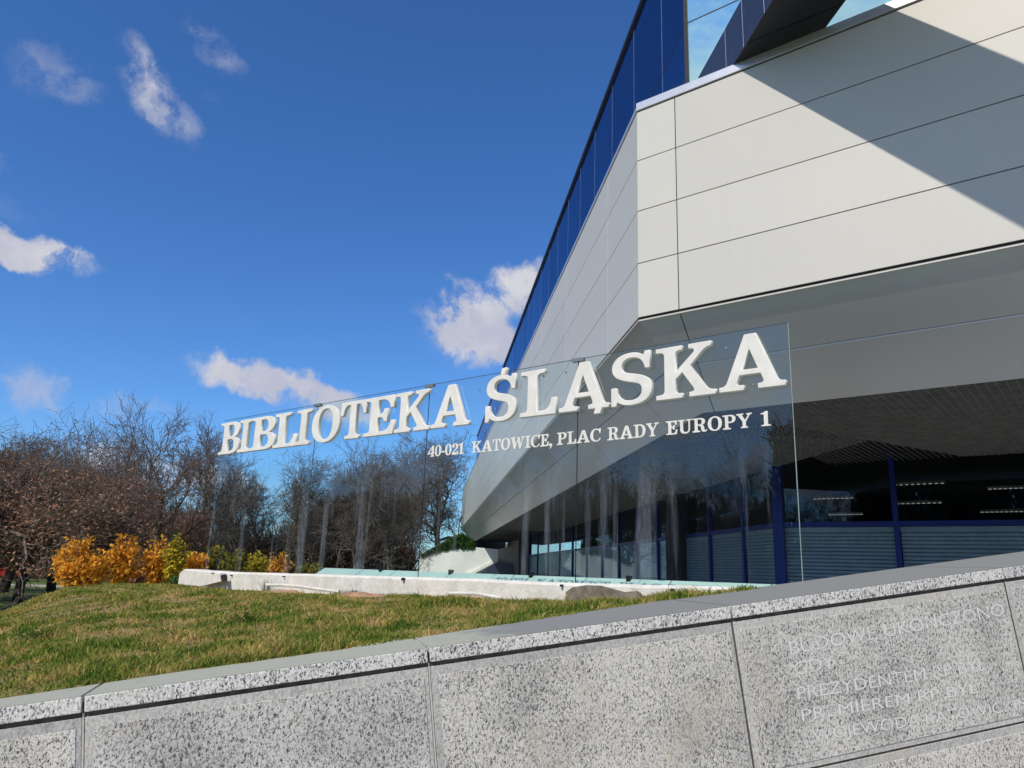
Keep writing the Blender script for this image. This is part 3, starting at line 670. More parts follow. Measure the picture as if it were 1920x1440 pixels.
for F, ln in ((FA, 16.6), (FB, LB)):           # dark backing above the soffit and pale lip at its outer edge
    base = [mitre(F, .04*TAN, 0), mitre(F, ln, 0), mitre(F, ln, 1), mitre(F, QS*TAN, 1)]
    up = [b+Vector((0, 0, .45)) for b in base]; lo = [b+Vector((0, 0, .04)) for b in base]
    MB().hexa(lo+up).build('soffit_backing', M_dark, bld)
    MB().box(.0, ln, -.035, .0, ZB-.085, ZB-.055, F).build('drip_lip', M_clad, bld)
# ledge on top of the band
QG = 1.517
for F, ln in ((FA, 16.6), (FB, LB)):
    p = [F(.0-.04*TAN*0-.03*TAN, .03, ZT+.03), F(ln, .03, ZT+.03), F(ln, -QG, ZT+.03), F(QG*TAN, -QG, ZT+.03)]
    hgt = .21 if F is FA else .10
    q = [v+Vector((0, 0, hgt)) for v in p]; MB().hexa(p+q).build('ledge', M_flash, bld, bevel=.01)
# blue mirror curtain wall above
ZG1 = 18.35
s0 = QG*TAN
for F, cs in ((FA, [s0, s0+2.6, s0+5.4, s0+8.2, s0+11, s0+13.8, 16.6]), (FB, [s0]+[s0+2.05+3.05*k for k in range(0, 29)]+[88.5])):
    zz = [ZT+.2, 14.18, 18.25] if F is FA else [ZT+.2, 14.15, 18.25]
    for a, b in zip(cs, cs[1:]):
        for z0, z1 in zip(zz, zz[1:]):
            MB().box(a+.012, b-.012, -QG-.03, -QG, z0+.015, z1-.015, F).build('mirror_pane', M_curtain if F is FB else M_curtain_skylit, bld)
    for a in cs[1:-1]:
        MB().box(a-.012, a+.012, -QG-.03, -QG+.008, ZT+.2, 18.25, F).build('mullion', simple('blue_mullion', (.14, .19, .36), .4, .3) if 'blue_mullion' not in bpy.data.materials else bpy.data.materials['blue_mullion'], bld)
    MB().box(s0, cs[-1], -QG-.03, -QG+.006, zz[1]-.015, zz[1]+.015, F).build('transom', M_dark, bld)
    p = [F(s0-.10*TAN, -QG+.10, 18.25), F(cs[-1], -QG+.10, 18.25), F(cs[-1], -QG-.5, 18.25), F(s0+.5*TAN, -QG-.5, 18.25)]
    MB().hexa(p+[v+Vector((0, 0, .12)) for v in p]).build('parapet', M_slate, bld)
MB().hexa([FA(s0-.05, -QG+.03, ZT+.2), FA(s0+.05, -QG+.03, ZT+.2), FA(s0+.05, -QG-.05, ZT+.2), FB(s0+.03, -QG+.03, ZT+.2)]+
          [FA(s0-.05, -QG+.03, 18.25), FA(s0+.05, -QG+.03, 18.25), FA(s0+.05, -QG-.05, 18.25), FB(s0+.03, -QG+.03, 18.25)]).build('corner_post', M_dark, bld)
# body behind, closing the volume (roof, back)
def poly_block(z0, z1, q, name, mat):
    pts = [FA(16.5, -q, z0), FA(q*TAN, -q, z0), FB(88, -q, z0), FB(88, -26, z0), FA(16.5, -30, z0)]
    MB().prism(pts, (0, 0, z1-z0)).build(name, mat, bld)
poly_block(ZT-.02, 18.2, QG+.08, 'upper_core', M_dark)
# far end of the long face
FE = FB(LB, 0, 0)
Cc = D(39.2)
p = [FB(LB, 0, ZB), FB(LB, 0, ZT), FB(LB, 0, ZT)+Cc*12, FB(LB, 0, ZB)+Cc*12]
MB().prism(p, tuple(B*-.05)).build('end_face', M_clad, bld)
# projecting slab over the front: dark fascia, black underside
UB = -B
def FK(t, wd, z):                              # t outwards along the slab, wd across (to the right along the facade)
    v = FA(2.42+wd, 0, z); return v+UB*t
z0, z1 = 11.16, 12.39
MB().box(-2.1, 10.5, .03, 1.97, z0+.03, z1-.02, FK).build('slab_core', M_soffdark, bld)
ts = [-2.1, -.35+.02, .62, 1.65, 2.7, 3.75, 4.8, 5.85, 6.9, 7.95, 9, 10.5]
for wd in (0, 2.0):
    for a, b in zip(ts, ts[1:]):
        f = (lambda t, q, z: FK(t, wd+(q if wd == 0 else -q), z))
        MB().box(a+.006, b-.006, 0, .028, z0, z1, f).build('fascia_panel', M_slate, bld)
    for a in ts[1:-1]:
        f = (lambda t, q, z: FK(t, wd+(q if wd == 0 else -q), z))
        MB().box(a-.005, a+.005, -.003, .02, z0+.01, z1-.01, f).build('fascia_joint', M_flash, bld)
for a, b in zip([-1.4, .75, 3.0, 5.2, 7.4], [.74, 2.99, 5.19, 7.39, 10.5]):
    MB().box(a+.01, b-.01, .035, 1.965, z0-.002, z0+.028, FK).build('underside_panel', M_soffdark, bld)
# undercroft ceiling with open grid
CW = Vector((9.02, 25.08, 0))                  # corner of the recessed window wall
def WA(s, p, z): v = CW - A*s + NA*p; return Vector((v.x, v.y, z+EYE))
def WB(s, p, z): v = CW + B*s + NB*p; return Vector((v.x, v.y, z+EYE))
ZC = 3.72
pts = [FA(16.5, -QS-.02, ZC+.35), FA(QS*TAN, -QS-.02, ZC+.35), FB(LB, -QS-.02, ZC+.35), WB(93, -6, ZC+.35), WA(14, -6, ZC+.35)]
MB().prism(pts, (0, 0, .1)).build('ceiling_void', M_dark, bld)
mb = MB()
for k in range(0, 98):                         # blades square to the facade
    s = QS*TAN-4.0+k*.165
    if s < QS*TAN: continue
    mb.box(s-.006, s+.006, -11.2, -QS-.03, ZC, ZC+.05, FA)
mb.build('grid_blades', M_blade, bld)
mb = MB()
for k in range(0, 57):
    p = -QS-.1-k*.165
    mb.box((-p)*TAN, 16, p-.006, p+.006, ZC+.002, ZC+.052, FA)
mb.build('grid_blades', M_blade, bld)
mb = MB()
for k in range(0, 33):
    p = -QS-.1-k*.165
    mb.box((-p)*TAN, 55, p-.006, p+.006, ZC+.001, ZC+.051, FB)
for k in range(0, 160):
    s = .9+k*.33
    mb.box(s-.006, s+.006, -7.1, -max(QS+.03, 0), ZC-.001, ZC+.049, FB) if s > 3.0 else None
mb.build('grid_blades', M_blade, bld)
# window walls: blue frames, shutters below the transom, dark glass above
ZTR = 1.80; ZF = -1.45
def wall_run(F, cs, shut, wide=.075):
    for i, (a, b) in enumerate(zip(cs, cs[1:])):
        MB().box(a+wide, b-wide, -.05, -.035, ZTR+.06, ZC+.3, F).build('window_pane', M_winglass, bld)
        MB().box(a+wide, b-wide, -.05, -.035, ZF, ZTR-.06, F).build('window_pane', M_winglass, bld)
        if shut(i):
            z = ZF; mb = MB()
            while z < ZTR-.22:
                mb.prism([F(a+wide+.02, -.09, z), F(a+wide+.02, -.065, z+.02), F(a+wide+.02, -.065, z+.085), F(a+wide+.02, -.09, z+.105)], tuple(F(b-wide-.02, 0, 0)-F(a+wide+.02, 0, 0))); z += .115
            mb.build('roller_shutter', M_blind, bld)
            MB().box(a+wide, b-wide, -.12, -.06, ZTR-.21, ZTR-.09, F).build('shutter_box', M_blind, bld)
    for i, s in enumerate(cs):
        ww = wide if i else .22
        if i: MB().box(s-ww, s+ww, -.10, .06, ZF, ZC+.3, F).build('window_post', M_frame, bld)
    MB().box(cs[0], cs[-1], -.09, .045, ZTR-.075, ZTR+.075, F).build('window_rail', M_frame, bld)
    MB().box(cs[0], cs[-1], -.09, .04, ZF-.15, ZF, F).build('window_sill', M_frame, bld)
wall_run(WA, [0, 3.55, 7.1, 10.65, 14.2], lambda i: True)
wall_run(WB, [0, 2.9, 6.3, 9.8, 13.5, 17.4, 21.5, 26, 31, 36.5, 42.5, 49, 56, 63], lambda i: True)
MB().hexa([WA(-.19, .08, ZF), WA(.16, .08, ZF), WA(.16, -.15, ZF), WB(.2, -.1, ZF)]+[WA(-.19, .08, ZC+.3), WA(.16, .08, ZC+.3), WA(.16, -.15, ZC+.3), WB(.2, -.1, ZC+.3)]).build('corner_column', M_frame, bld)
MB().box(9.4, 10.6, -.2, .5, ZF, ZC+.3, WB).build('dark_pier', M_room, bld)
MB().box(14.3, 14.5, -6, .3, ZF, ZC, WA).build('side_wall', M_room, bld)
MB().box(63.05, 74, -.3, -.05, ZF, ZC+.3, WB).build('side_wall', M_room, bld)
MB().box(74.0, 92, -.3, -.05, ZF, ZC+.3, WB).build('side_wall', M_ochre, bld)
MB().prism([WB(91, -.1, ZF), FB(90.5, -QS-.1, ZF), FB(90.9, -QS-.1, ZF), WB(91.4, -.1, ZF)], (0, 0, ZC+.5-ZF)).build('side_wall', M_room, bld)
# dark interior with hanging louvre lamps
pts = [WA(14.2, -6, ZF), WA(2.5, -6, ZF), WB(60, -5, ZF)]
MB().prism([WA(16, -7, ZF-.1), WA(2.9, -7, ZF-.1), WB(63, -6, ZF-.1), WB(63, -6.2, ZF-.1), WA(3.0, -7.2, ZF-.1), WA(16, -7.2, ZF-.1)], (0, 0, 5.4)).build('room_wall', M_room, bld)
MB().prism([WA(16, 8, ZF-.12), FA(0, -1, ZF-.12), FB(60, -1, ZF-.12), WB(63, -6.2, ZF-.12), WA(3.0, -7.2, ZF-.12), WA(16, -7.2, ZF-.12)], (0, 0, -.1)).build('floor_slab', M_pave, bld)
ml, t = new_mat('lamp_tube'); em = t.node('ShaderNodeEmission', i_Color=(1, .93, .8, 1), i_Strength=.32); finish(t, em.outputs[0])
for px, py, wpx in ((1562, 935, 60), (1722, 908, 72), (1585, 965, 50), (1722, 944, 64), (1895, 916, 60), (1878, 960, 56)):
    c = on_plane(px, py, WA(0, -3.2 if py < 950 else -5.2, 0), NA); L = wpx/1400*c.y*.62
    lp = MB().box(-L, L, -.05, .05, .03, .09, lambda x, y, z: c-A*x+NA*y+Vector((0, 0, z))).build('ceiling_lamp', M_steel, bld)
    for k in range(9):
        x = -L+L*2*(k+.5)/9
        m_ = MB().box(x-.045, x+.045, -.045, .045, -.005, .012, lambda x, y, z: c-A*x+NA*y+Vector((0, 0, z)))
        o = m_.build('lamp_tube', ml, lp); 
o = sheet3('plaza', [FA(60, 22, -1.62), FA(-3, 6, -1.62), FB(70, 16, -1.62), FB(115, 10, -1.62), FB(115, -20, -1.62), FA(60, -25, -1.62)], M_pave)

# low white retaining wall at the far end, with creeper
rw = empty('retaining_wall', at(860, 1085, 88), 'low white retaining wall under the far tip of the library', 'wall')
def far(px, py, Y=88): return at(px, py, Y)
rwp = [far(785, 1110), far(786, 1045), far(812, 1035), far(850, 1026), far(890, 1026), far(934, 1030), far(934, 1110)]
MB().prism(rwp, (0, .6, 0)).build('wall_face', M_render_white, rw)
MB().prism([far(783, 1047, 87.9), far(812, 1036.5, 87.9), far(812, 1034, 87.9), far(783, 1044, 87.9)], (0, .9, 0)).build('wall_cap', M_plaster, rw)
MB().prism([far(880, 1080, 87.8), far(934, 1052, 87.8), far(934, 1046, 87.8), far(868, 1080, 87.8)], (0, .3, 0)).build('ramp_edge', M_render_white, rw)
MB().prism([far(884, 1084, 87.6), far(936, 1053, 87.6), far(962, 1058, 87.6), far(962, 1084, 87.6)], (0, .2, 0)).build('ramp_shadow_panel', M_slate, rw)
MB().prism([far(934, 1110), far(934, 1030), far(972, 1020), far(972, 1110)], (0, .6, 0)).build('end_pier', M_ochre, rw)

# ------------------------------------------------------------------ vegetation
def seg_mesh(name, P0, P1, R0, R1, k):
    P0, P1 = np.array(P0), np.array(P1); R0, R1 = np.array(R0)[:, None], np.array(R1)[:, None]
    d = P1-P0; d /= np.linalg.norm(d, axis=1, keepdims=True)+1e-9
    ref = np.where(np.abs(d[:, 2:3]) < .9, np.array([[0, 0, 1.]]), np.array([[1., 0, 0]]))
    a = np.cross(d, ref); a /= np.linalg.norm(a, axis=1, keepdims=True); b = np.cross(d, a)
    vs = []
    for P, Rr in ((P0, R0), (P1, R1)):
        for j in range(k):
            th = 2*np.pi*j/k; vs.append(P+(a*math.cos(th)+b*math.sin(th))*Rr)
    v = np.stack(vs, 1).reshape(-1, 3); base = np.arange(len(P0))[:, None]*2*k
    f = np.concatenate([base+[j, (j+1) % k, k+(j+1) % k, k+j] for j in range(k)], 0)
    return np_mesh(name, v, f)
def quads(name, C, size, r, flat=0.0, aspect=.6):
    n = len(C); a = r.normal(size=(n, 3)); a /= np.linalg.norm(a, axis=1, keepdims=True)
    b = np.cross(a, r.normal(size=(n, 3))); b /= np.linalg.norm(b, axis=1, keepdims=True)
    s = (size*(.6+.8*r.random(n)))[:, None]; a = a*s; b = b*s*aspect
    v = np.stack([C-a, C+b*.9-a*.1, C+a, C-b*.9+a*.1], 1).reshape(-1, 3)
    return np_mesh(name, v, np.arange(4*n).reshape(-1, 4))
def grow(seed, H, trunk_r, first, spread, nl, up=.25, levels=4, leader=.7, lean=(0, 0), kids=(9, 6, 5, 5), twigr=.012, wob=.22):
    r = np.random.default_rng(seed); T = []; C = []; tips = []
    def branch(p, d, L, rad, lev):
        nseg = 6 if lev == 0 else (5 if lev == 1 else (4 if lev == 2 else 3)); pts = [p]; rads = [rad]
        dd = d.copy(); rend = rad*(.45 if lev == 0 else .3)
        for k in range(nseg):
            dd = dd+r.normal(0, wob*(.35 if lev == 0 else 1), 3)+np.array([0, 0, up*(.5 if lev else 0)]); dd /= np.linalg.norm(dd)
            p = p+dd*L/nseg; pts.append(p); rads.append(max(twigr*.7, rad+(rend-rad)*(k+1)/nseg))
        for k in range(nseg):
            (T if lev == 0 else C).append((pts[k], pts[k+1], rads[k], rads[k+1]))
        if lev >= levels: tips.append(pts[-1]); tips.append(pts[1]); return
        nk = kids[lev]
        for c in range(nk):
            lo = first if lev == 0 else .22
            f = lo+(1-lo)*(c+r.random())/nk; k = min(nseg-1, int(f*nseg)); q = pts[k]+(pts[k+1]-pts[k])*(f*nseg-k)
            dk = pts[k+1]-pts[k]; dk = dk/np.linalg.norm(dk)
            perp = np.cross(dk, r.normal(size=3)); perp /= np.linalg.norm(perp)
            if lev == 0:
                an = c*2.4+r.random(); perp = np.array([math.cos(an), math.sin(an), 0])
            sp = spread*(.75+.5*r.random())
            nd = dk*math.cos(sp)+perp*math.sin(sp)
            branch(q, nd, L*(nl if lev == 0 else .56)*(1.05-.35*(f if lev == 0 else .4*f))*(.75+.5*r.random()), max(twigr, rads[k]*(.62 if lev == 0 else .55)), lev+1)
    branch(np.array([0., 0, -.3]), np.array([lean[0], lean[1], 1.])/math.sqrt(1+lean[0]**2+lean[1]**2), H*leader, trunk_r, 0)
    f = lambda L: [list(x) for x in zip(*L)]
    return f(T), f(C), np.array(tips), r
TEMPL = {}
def template(key, leaf=None, nleaf=0, leafsize=.06, wood=M_bark, twig=M_twig, **kw):
    T, C, tips, r = grow(**kw)
    tm = seg_mesh('trunk', *T, 8); cm = seg_mesh('crown', *C, 3)
    H = float(np.percentile(tips[:, 2], 99.6)); 
    for m_ in (tm, cm): m_.materials.append(wood if m_ is tm else twig)
    if nleaf:
        idx = r.integers(0, len(tips), nleaf); c = tips[idx]+r.normal(0, .16, (nleaf, 3))
        low = np.clip(2.1-2.5*c[:, 2]/H, .02, 1)*(c[:, 2] > .2*H)
        c = c[r.random(nleaf) < low]
        lm = quads('leaves', c, leafsize, r); lm.materials.append(leaf)
    else: lm = None
    TEMPL[key] = (tm, cm, lm, H)
template('tall', seed=3, H=12, trunk_r=.20, first=.30, spread=.62, nl=.46, up=.12, leader=.9, kids=(15, 8, 6, 5), twigr=.015, wob=.26)
template('vase', seed=8, H=12, trunk_r=.24, first=.22, spread=.55, nl=.85, up=.13, leader=.55, kids=(11, 9, 7, 5), twigr=.015, wob=.26)
template('broad', seed=21, H=12, trunk_r=.26, first=.25, spread=.85, nl=.66, up=.10, leader=.7, kids=(12, 9, 7, 5), twigr=.016, wob=.3)
template('slim', seed=31, H=12, trunk_r=.15, first=.35, spread=.55, nl=.30, up=.14, leader=.97, kids=(16, 7, 5, 4), twigr=.014, wood=M_palebark)
template('leafy', seed=12, H=7, trunk_r=.19, first=.34, spread=.95, nl=.85, up=.07, leader=.58, kids=(11, 9, 7, 5), twigr=.008, leaf=M_brownleaf, nleaf=18000, leafsize=.052, lean=(.12, 0), wood=M_darkwood, wob=.28)
template('leafy2', seed=14, H=7, trunk_r=.17, first=.34, spread=.9, nl=.85, up=.08, leader=.56, kids=(11, 9, 7, 5), twigr=.008, leaf=M_brownleaf, nleaf=15000, leafsize=.052, lean=(.2, .05), wood=M_darkwood, wob=.28)
template('brown', seed=17, H=10, trunk_r=.2, first=.25, spread=.7, nl=.62, up=.12, leader=.75, kids=(12, 8, 6, 4), twigr=.013, leaf=M_brownleaf, nleaf=15000, leafsize=.10)
GZ = -.42
def tree(key, px, top, Y, label, rot=0, name='bare_tree', group='bare trees of the park', wide=1.0, gz=GZ, cat='tree'):
    tm, cm, lm, H = TEMPL[key]
    p = at(px, top, Y); sc = (p.z-gz)/H
    o = empty(name, (p.x, Y, gz), label, cat, group)
    o.rotation_euler.z = rot; o.scale = (sc*wide, sc*wide, sc)
    for nm, m_ in (('trunk', tm), ('crown', cm), ('leaves', lm)):
        if m_ is None: continue
        c = bpy.data.objects.new(nm, m_); col.objects.link(c); c.parent = o
    return o
LT = 'trees with withered brown leaves'
tree('leafy', 30, 800, 28, 'nearest leaning tree with withered brown leaves at the left edge', 1.0, 'brown_leaved_tree', LT, 1.15)
tree('leafy2', 95, 805, 33, 'second tree with withered brown leaves, trunk just right of the leaning one', 2.5, 'brown_leaved_tree', LT, 1.1)
tree('leafy', 150, 812, 37, 'brown leaved tree whose twigs rise above the first orange shrub', 4.1, 'brown_leaved_tree', LT)
tree('leafy2', -70, 790, 32, 'dense brown leaved tree cut by the left edge of the photo', 5.2, 'brown_leaved_tree', LT, 1.2)
tree('leafy', 62, 800, 41, 'farther brown leaved tree with its trunk between the two nearest ones', .3, 'brown_leaved_tree', LT, 1.1)
tree('leafy2', 200, 838, 46, 'smaller brown leaved tree at the right end of the brown row', 3.3, 'brown_leaved_tree', LT)
tree('vase', 352, 762, 52, 'tallest bare tree standing left of the glass sign', .6, wide=.92)
tree('slim', 290, 825, 58, 'slender bare tree left of the tallest one', 1.9, wide=1.1)
tree('slim', 402, 800, 62, 'bare tree half hidden by the left edge of the glass sign', 2.9, wide=1.2)
tree('tall', 478, 838, 56, 'bare tree seen through the glass under the letters BIBL', 3.6, wide=1.2)
tree('broad', 552, 855, 60, 'spreading bare tree seen through the glass below the letter O', 5.0)
tree('tall', 600, 885, 66, 'lower bare tree in the dip of the skyline behind the glass', .9)
tree('vase', 672, 842, 58, 'bare tree seen through the glass below the letter E', 2.2, wide=.95)
tree('broad', 722, 850, 70, 'bare tree seen through the glass below the first letter K', 4.4)
tree('vase', 792, 832, 98, 'gnarled bare tree just left of the postcode digits', 5.6)
tree('broad', 842, 800, 104, 'tall bare tree beside the far tip of the library', 1.3)
tree('tall', 762, 850, 96, 'thin bare tree behind the gnarled one', 3.0)
tree('brown', 245, 905, 64, 'brown leaved tree behind the gap in the orange shrubs', .4, 'brown_leaved_tree', LT)
tree('brown', 330, 925, 66, 'brown leaved tree below the crown of the tallest bare tree', 2.4, 'brown_leaved_tree', LT, 1.2)
tree('brown', 400, 930, 60, 'brown leaved tree behind the left end of the glass sign', 4.4, 'brown_leaved_tree', LT, 1.2)
tree('brown', 640, 900, 74, 'brown leaved tree in the middle of the wood behind the glass', 1.4, 'brown_leaved_tree', LT, 1.2)
for i, (px, top, Y, lb) in enumerate([(440, 905, 58, 'thin pale trunk just right of the left edge of the glass sign'), (505, 890, 62, 'thin pale trunked tree below the second letter I'), (575, 900, 57, 'thin pale trunked tree standing left of the mint skylight'), (618, 880, 63, 'thin pale trunked tree in the dip of the wood'), (648, 870, 59, 'thin pale trunked tree below the letter T'), (700, 865, 61, 'thin pale trunked tree below the gap between E and K'), (745, 870, 60, 'thin pale trunked tree near the glass joint')]):
    tree('slim', px, top, Y, lb, i*1.3, wide=1.25)
for i in range(13):
    k = ('slim', 'tall', 'vase')[i % 3]; az_ = -84-6.2*i-(i % 3); rr = 74+7*(i % 4); h = 15.5+1.7*((i*5) % 4)
    if -152 < az_ < -142: continue
    tm, cm, lm, H = TEMPL[k]
    o = empty('bare_tree', (rr*math.sin(R(az_)), rr*math.cos(R(az_)), GZ), 'bare tree on the near side, seen only as a reflection in the glass sign', 'tree', 'trees mirrored in the glass'); o.scale = (h/H*.9, h/H*.9, h/H); o.rotation_euler.z = i
    for nm, m_ in (('trunk', tm), ('crown', cm)):
        c = bpy.data.objects.new(nm, m_); col.objects.link(c); c.parent = o
r = np.random.default_rng(71); n = 34000
aa = np.radians(-72-90*r.random(n)); rr = 78+10*r.random(n); hh = 9.5+1.3*np.sin(aa*23)+.9*np.sin(aa*51)+9*(aa < np.radians(-118))
P0 = np.stack([rr*np.sin(aa), rr*np.cos(aa), GZ+hh*r.random(n)], 1); dv = r.normal(0, .5, (n, 3)); dv[:, 2] = np.abs(dv[:, 2])+.7
o = link('opposite_wood', seg_mesh('opposite_wood', P0, P0+dv*1.5, np.full(n, .14), np.full(n, .05), 3), M_darkwood); tag(o, 'dark mass of wood on the near side mirrored in glass and windows', 'wood', kind='stuff')

# undergrowth: one mass of brown twigs
r = np.random.default_rng(77); n = 22000
X0, X1 = at(60, 1000, 70).x, at(930, 1000, 70).x
by = 64+20*r.random(n); LIM = ray(778, 1050).x/ray(778, 1050).y; bx = X0-8+(X1-X0+14)*r.random(n); bx = np.where(bx/by > LIM, by*LIM-(bx-by*LIM)*1.5, bx); hh = 3.7+1.0*np.sin(bx*.35)+.8*np.sin(bx*.9+1)
z = GZ+hh*r.random(n)**.9; kp = ~((bx/by > ray(690, 1050).x/ray(690, 1050).y) & (by > 68)); bx, by, z = bx[kp], by[kp], z[kp]; n = len(bx); P0 = np.stack([bx, by, z], 1); dv = r.normal(0, .5, (n, 3)); dv[:, 2] = np.abs(dv[:, 2])+.8
P1 = P0+dv*(.7+1.0*r.random((n, 1)))
um = seg_mesh('undergrowth', P0, P1, np.full(n, .045), np.full(n, .015), 3)
o = link('undergrowth', um, simple('undergrowth_twig', (.08, .052, .04), .95, 0, .4, .6)); tag(o, 'dense brown undergrowth of twigs between the trees of the wood', 'undergrowth', kind='stuff')
nl_ = 26000; lc = np.stack([X0-8+(X1-X0+14)*r.random(nl_), 63+8*r.random(nl_), np.zeros(nl_)], 1); lc[:, 2] = GZ+(4.0+1.2*np.sin(lc[:, 0]*.35))*r.random(nl_); lc = lc[lc[:, 0]/lc[:, 1] < LIM]
o = link('leaf_litter_mass', quads('leaf_litter_mass', lc, .14, r), M_brownleaf); tag(o, 'withered brown leaves filling the lower storey of the wood', 'leaves', kind='stuff')

# flowering shrubs along the crest
def shrub(px, top, bot, Y, wpx, mat, label, seed, n=4200, name='flowering_shrub', group='flowering shrubs behind the mound', lobes=9, size=.045, cat='shrub'):
    r = np.random.default_rng(seed); base = at(px, bot, Y); topz = at(px, top, Y).z; H = topz-base.z; Wd = wpx/FPX*Y*.5
    o = empty(name, base, label, cat, group)
    ns = int(lobes*4.5); P = []; S0, S1, ra, rb = [], [], [], []
    for q in range(ns):                        # arching flowering canes
        an = r.random()*6.283; rad = Wd*(.15+.85*r.random()**.7); hz = H*(.30+.78*r.random()**.9)*(1-.35*(rad/Wd)**2)
        tip = np.array([rad*math.cos(an), rad*math.sin(an)*.8, hz]); foot = np.array([r.normal(0, .10*Wd), r.normal(0, .1*Wd), -.25]); mid_ = foot*.4+tip*.5+np.array([0, 0, .18*H])
        pts = [foot+(mid_-foot)*t_ if t_ <= 1 else mid_+(tip-mid_)*(t_-1) for t_ in (0, .5, 1, 1.5, 2)]
        for a_, b_ in zip(pts, pts[1:]): S0.append(a_); S1.append(b_); ra.append(.008); rb.append(.006)
        m_ = int(n*.45)//ns; t_ = 2*(1-(1-.18)*r.random(m_)**1.25); u_ = np.clip(t_, 0, 1)[:, None]; v_ = np.clip(t_-1, 0, 1)[:, None]
        P.append(foot+(mid_-foot)*u_+(tip-mid_)*v_+r.normal(0, .035+.02*H, (m_, 3)))
    P = np.concatenate(P); P = P[P[:, 2] > .02]
    fm = quads('foliage', P, size, r); fm.materials.append(mat)
    c = bpy.data.objects.new('foliage', fm); col.objects.link(c); c.parent = o
    sm = seg_mesh('stems', np.array(S0, float), np.array(S1, float), ra, rb, 4); sm.materials.append(M_twig)
    c = bpy.data.objects.new('stems', sm); col.objects.link(c); c.parent = o
    return o
shrub(140, 1008, 1106, 15, 92, M_orange, 'leftmost shrub covered in orange blossom by the brown leaved trees', 1, 5200, lobes=11)
shrub(172, 1030, 1100, 15.4, 46, M_orange, 'smaller orange shrub growing against the leftmost one', 2, 2600)
shrub(222, 1004, 1098, 16, 62, M_orange, 'golden orange shrub with a bare gap on either side', 3, 4200)
shrub(288, 1012, 1098, 16.4, 54, M_orange, 'orange shrub just left of the little conifer', 4, 3600)
shrub(322, 1012, 1096, 16, 44, M_yellow, 'yellow green shrub in front of the little conifer', 5, 3000)
shrub(362, 1028, 1090, 16.6, 52, M_orange, 'low orange shrub above the left end of the white beam', 6, 3000)
shrub(402, 1022, 1084, 17, 42, M_olive, 'olive green shrub at the left edge of the glass sign', 7, 2600)
shrub(438, 1030, 1084, 18, 50, M_olive, 'yellowish shrub behind the glass, first from its left edge', 8, 2600)
shrub(478, 1036, 1084, 19, 44, M_yellow, 'yellow shrub behind the glass between two olive ones', 9, 2400)
shrub(520, 1038, 1086, 20, 50, M_orange, 'rightmost orange shrub seen through the glass sign', 10, 2600)
shrub(575, 1054, 1088, 21, 70, M_olive, 'low olive shrub at the left end of the mint skylight', 11, 1800)
shrub(250, 1045, 1098, 17.5, 70, M_brownleaf, 'brown shrub filling the gap between the orange shrubs', 12, 2400)
shrub(345, 1075, 1100, 14.3, 60, M_green, 'low green plants beside the rounded end of the white beam', 13, 1500, 'green_plant', None, 7, .03, 'plant')
# small conifer
cb = at(316, 1095, 17.2); ct = at(314, 992, 17.2).z
o = empty('young_conifer', cb, 'young grey green conifer rising among the orange shrubs', 'conifer')
r = np.random.default_rng(5); H = ct-cb.z; hz = H*r.random(3600)**.8; rad = .32*(1-hz/H)*(.5+.5*r.random(3600))*(1+.3*np.sin(hz*22)); an = r.random(3600)*2*np.pi
fm = quads('foliage', np.stack([rad*np.cos(an), rad*np.sin(an), hz], 1), .03, r, aspect=.35); fm.materials.append(M_conifer)
c = bpy.data.objects.new('foliage', fm); col.objects.link(c); c.parent = o
sm = seg_mesh('trunk', [[0, 0, -.2]], [[0, 0, H*.97]], [.03], [.006], 6); sm.materials.append(M_bark); c = bpy.data.objects.new('trunk', sm); col.objects.link(c); c.parent = o
# creeper on the retaining wall
r = np.random.default_rng(9); n = 9000; tt = r.random(n); px_ = 790+100*tt
C_ = []
for t_, x_ in zip(tt, px_):
    ytop = np.interp(x_, [790, 812, 850, 868, 890], [1041, 1028, 1006, 1000, 1014]); ybot = np.interp(x_, [790, 812, 850, 890], [1045, 1037, 1030, 1030])
    q = at(x_, ytop+(ybot-ytop)*r.random()**.8, 87.8+1.6*r.random()); C_.append(q)
fm = quads('hanging_creeper', np.array([list(q) for q in C_]), .16, r); o = link('hanging_creeper', fm, M_green); tag(o, 'dark green creeper spilling over the white retaining wall', 'creeper')
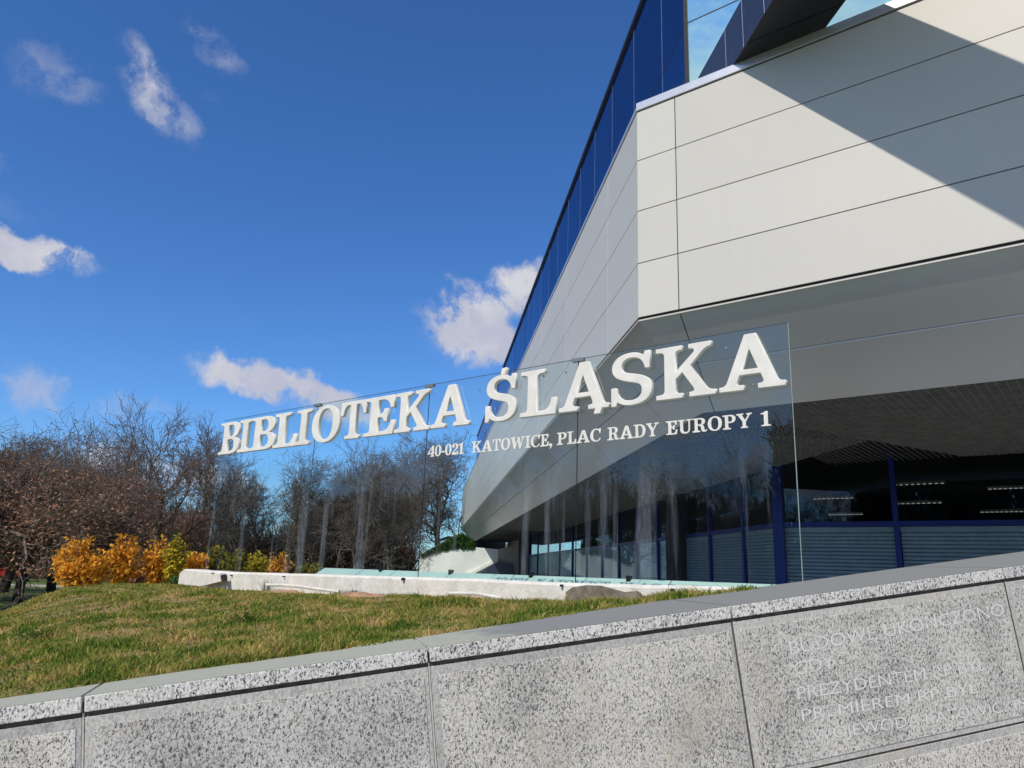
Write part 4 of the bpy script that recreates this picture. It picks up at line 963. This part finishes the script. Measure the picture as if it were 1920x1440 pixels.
# rosette weeds and dry weeds in the grass
for i, (px, py, lb) in enumerate([(75, 1196, 'small bright green leafy weed in the grass at the far left'), (455, 1168, 'dark green grass tuft in the middle of the mound'), (500, 1090, 'dry brown weed standing against the white beam'), (657, 1098, 'tall green grass tuft where the left edging strip ends')]):
    c = mound_at(px, py); r = np.random.default_rng(40+i); n = 160 if i != 2 else 60
    S0 = np.tile(np.array([[0, 0, -.01]]), (n, 1))+r.normal(0, .05, (n, 3))*[1, 1, 0]; S1 = S0+r.normal(0, .06, (n, 3))*[1, 1, 0]+np.array([0, 0, .10 if i != 2 else .22])*r.random((n, 1))
    m_ = seg_mesh('weed', S0, S1, np.full(n, .004), np.full(n, .001), 3); o = link('weed', m_, M_green if i != 2 else M_twig); o.location = c; tag(o, lb, 'weed')

# far path and the red car at the left edge
o = sheet('path', [(-60, 50), (-6, 50), (-6, 53), (-60, 53)], GZ+.004, M_path)
car_c = at(2, 1090, 58); car_c.z = GZ
car = empty('parked_car', car_c, 'dark red car parked beyond the brown leaved trees at the left edge', 'car')
M_red = simple('red_paint', (.35, .015, .02), .3, .1, .05, coat=.5); M_glass = simple('car_glass', (.02, .03, .04), .1); M_tyre = simple('tyre', (.02, .02, .02), .9); M_rim = simple('rim', (.4, .4, .42), .3, .8)
prof = [(-2.1, .35), (2.05, .35), (2.15, .75), (1.9, .95), (1.1, 1.02), (.5, 1.45), (-1.2, 1.48), (-1.9, 1.05), (-2.15, .95)]
MB().prism([car_c+Vector((x, -.85, z)) for x, z in prof], (0, 1.7, 0)).build('body', M_red, car, bevel=.06)
MB().prism([car_c+Vector((x, -.87, z)) for x, z in [(.95, 1.03), (.42, 1.38), (-1.15, 1.40), (-1.65, 1.06)]], (0, 1.74, 0)).build('side_windows', M_glass, car)
for sx in (-1.35, 1.3):
    for sy in (-.9, .72):
        wh = MB().tube([car_c+Vector((sx, sy, .33)), car_c+Vector((sx, sy+.18, .33))], .33, 18).build('wheel', M_tyre, car)
        MB().tube([car_c+Vector((sx, sy-.01, .33)), car_c+Vector((sx, sy+.19, .33))], .2, 14).build('rim', M_rim, wh)
for sy in (-.7, .5): MB().box(2.05, 2.17, sy, sy+.25, .62, .78, lambda x, y, z: car_c+Vector((x, y, z))).build('headlight', M_rim, car)
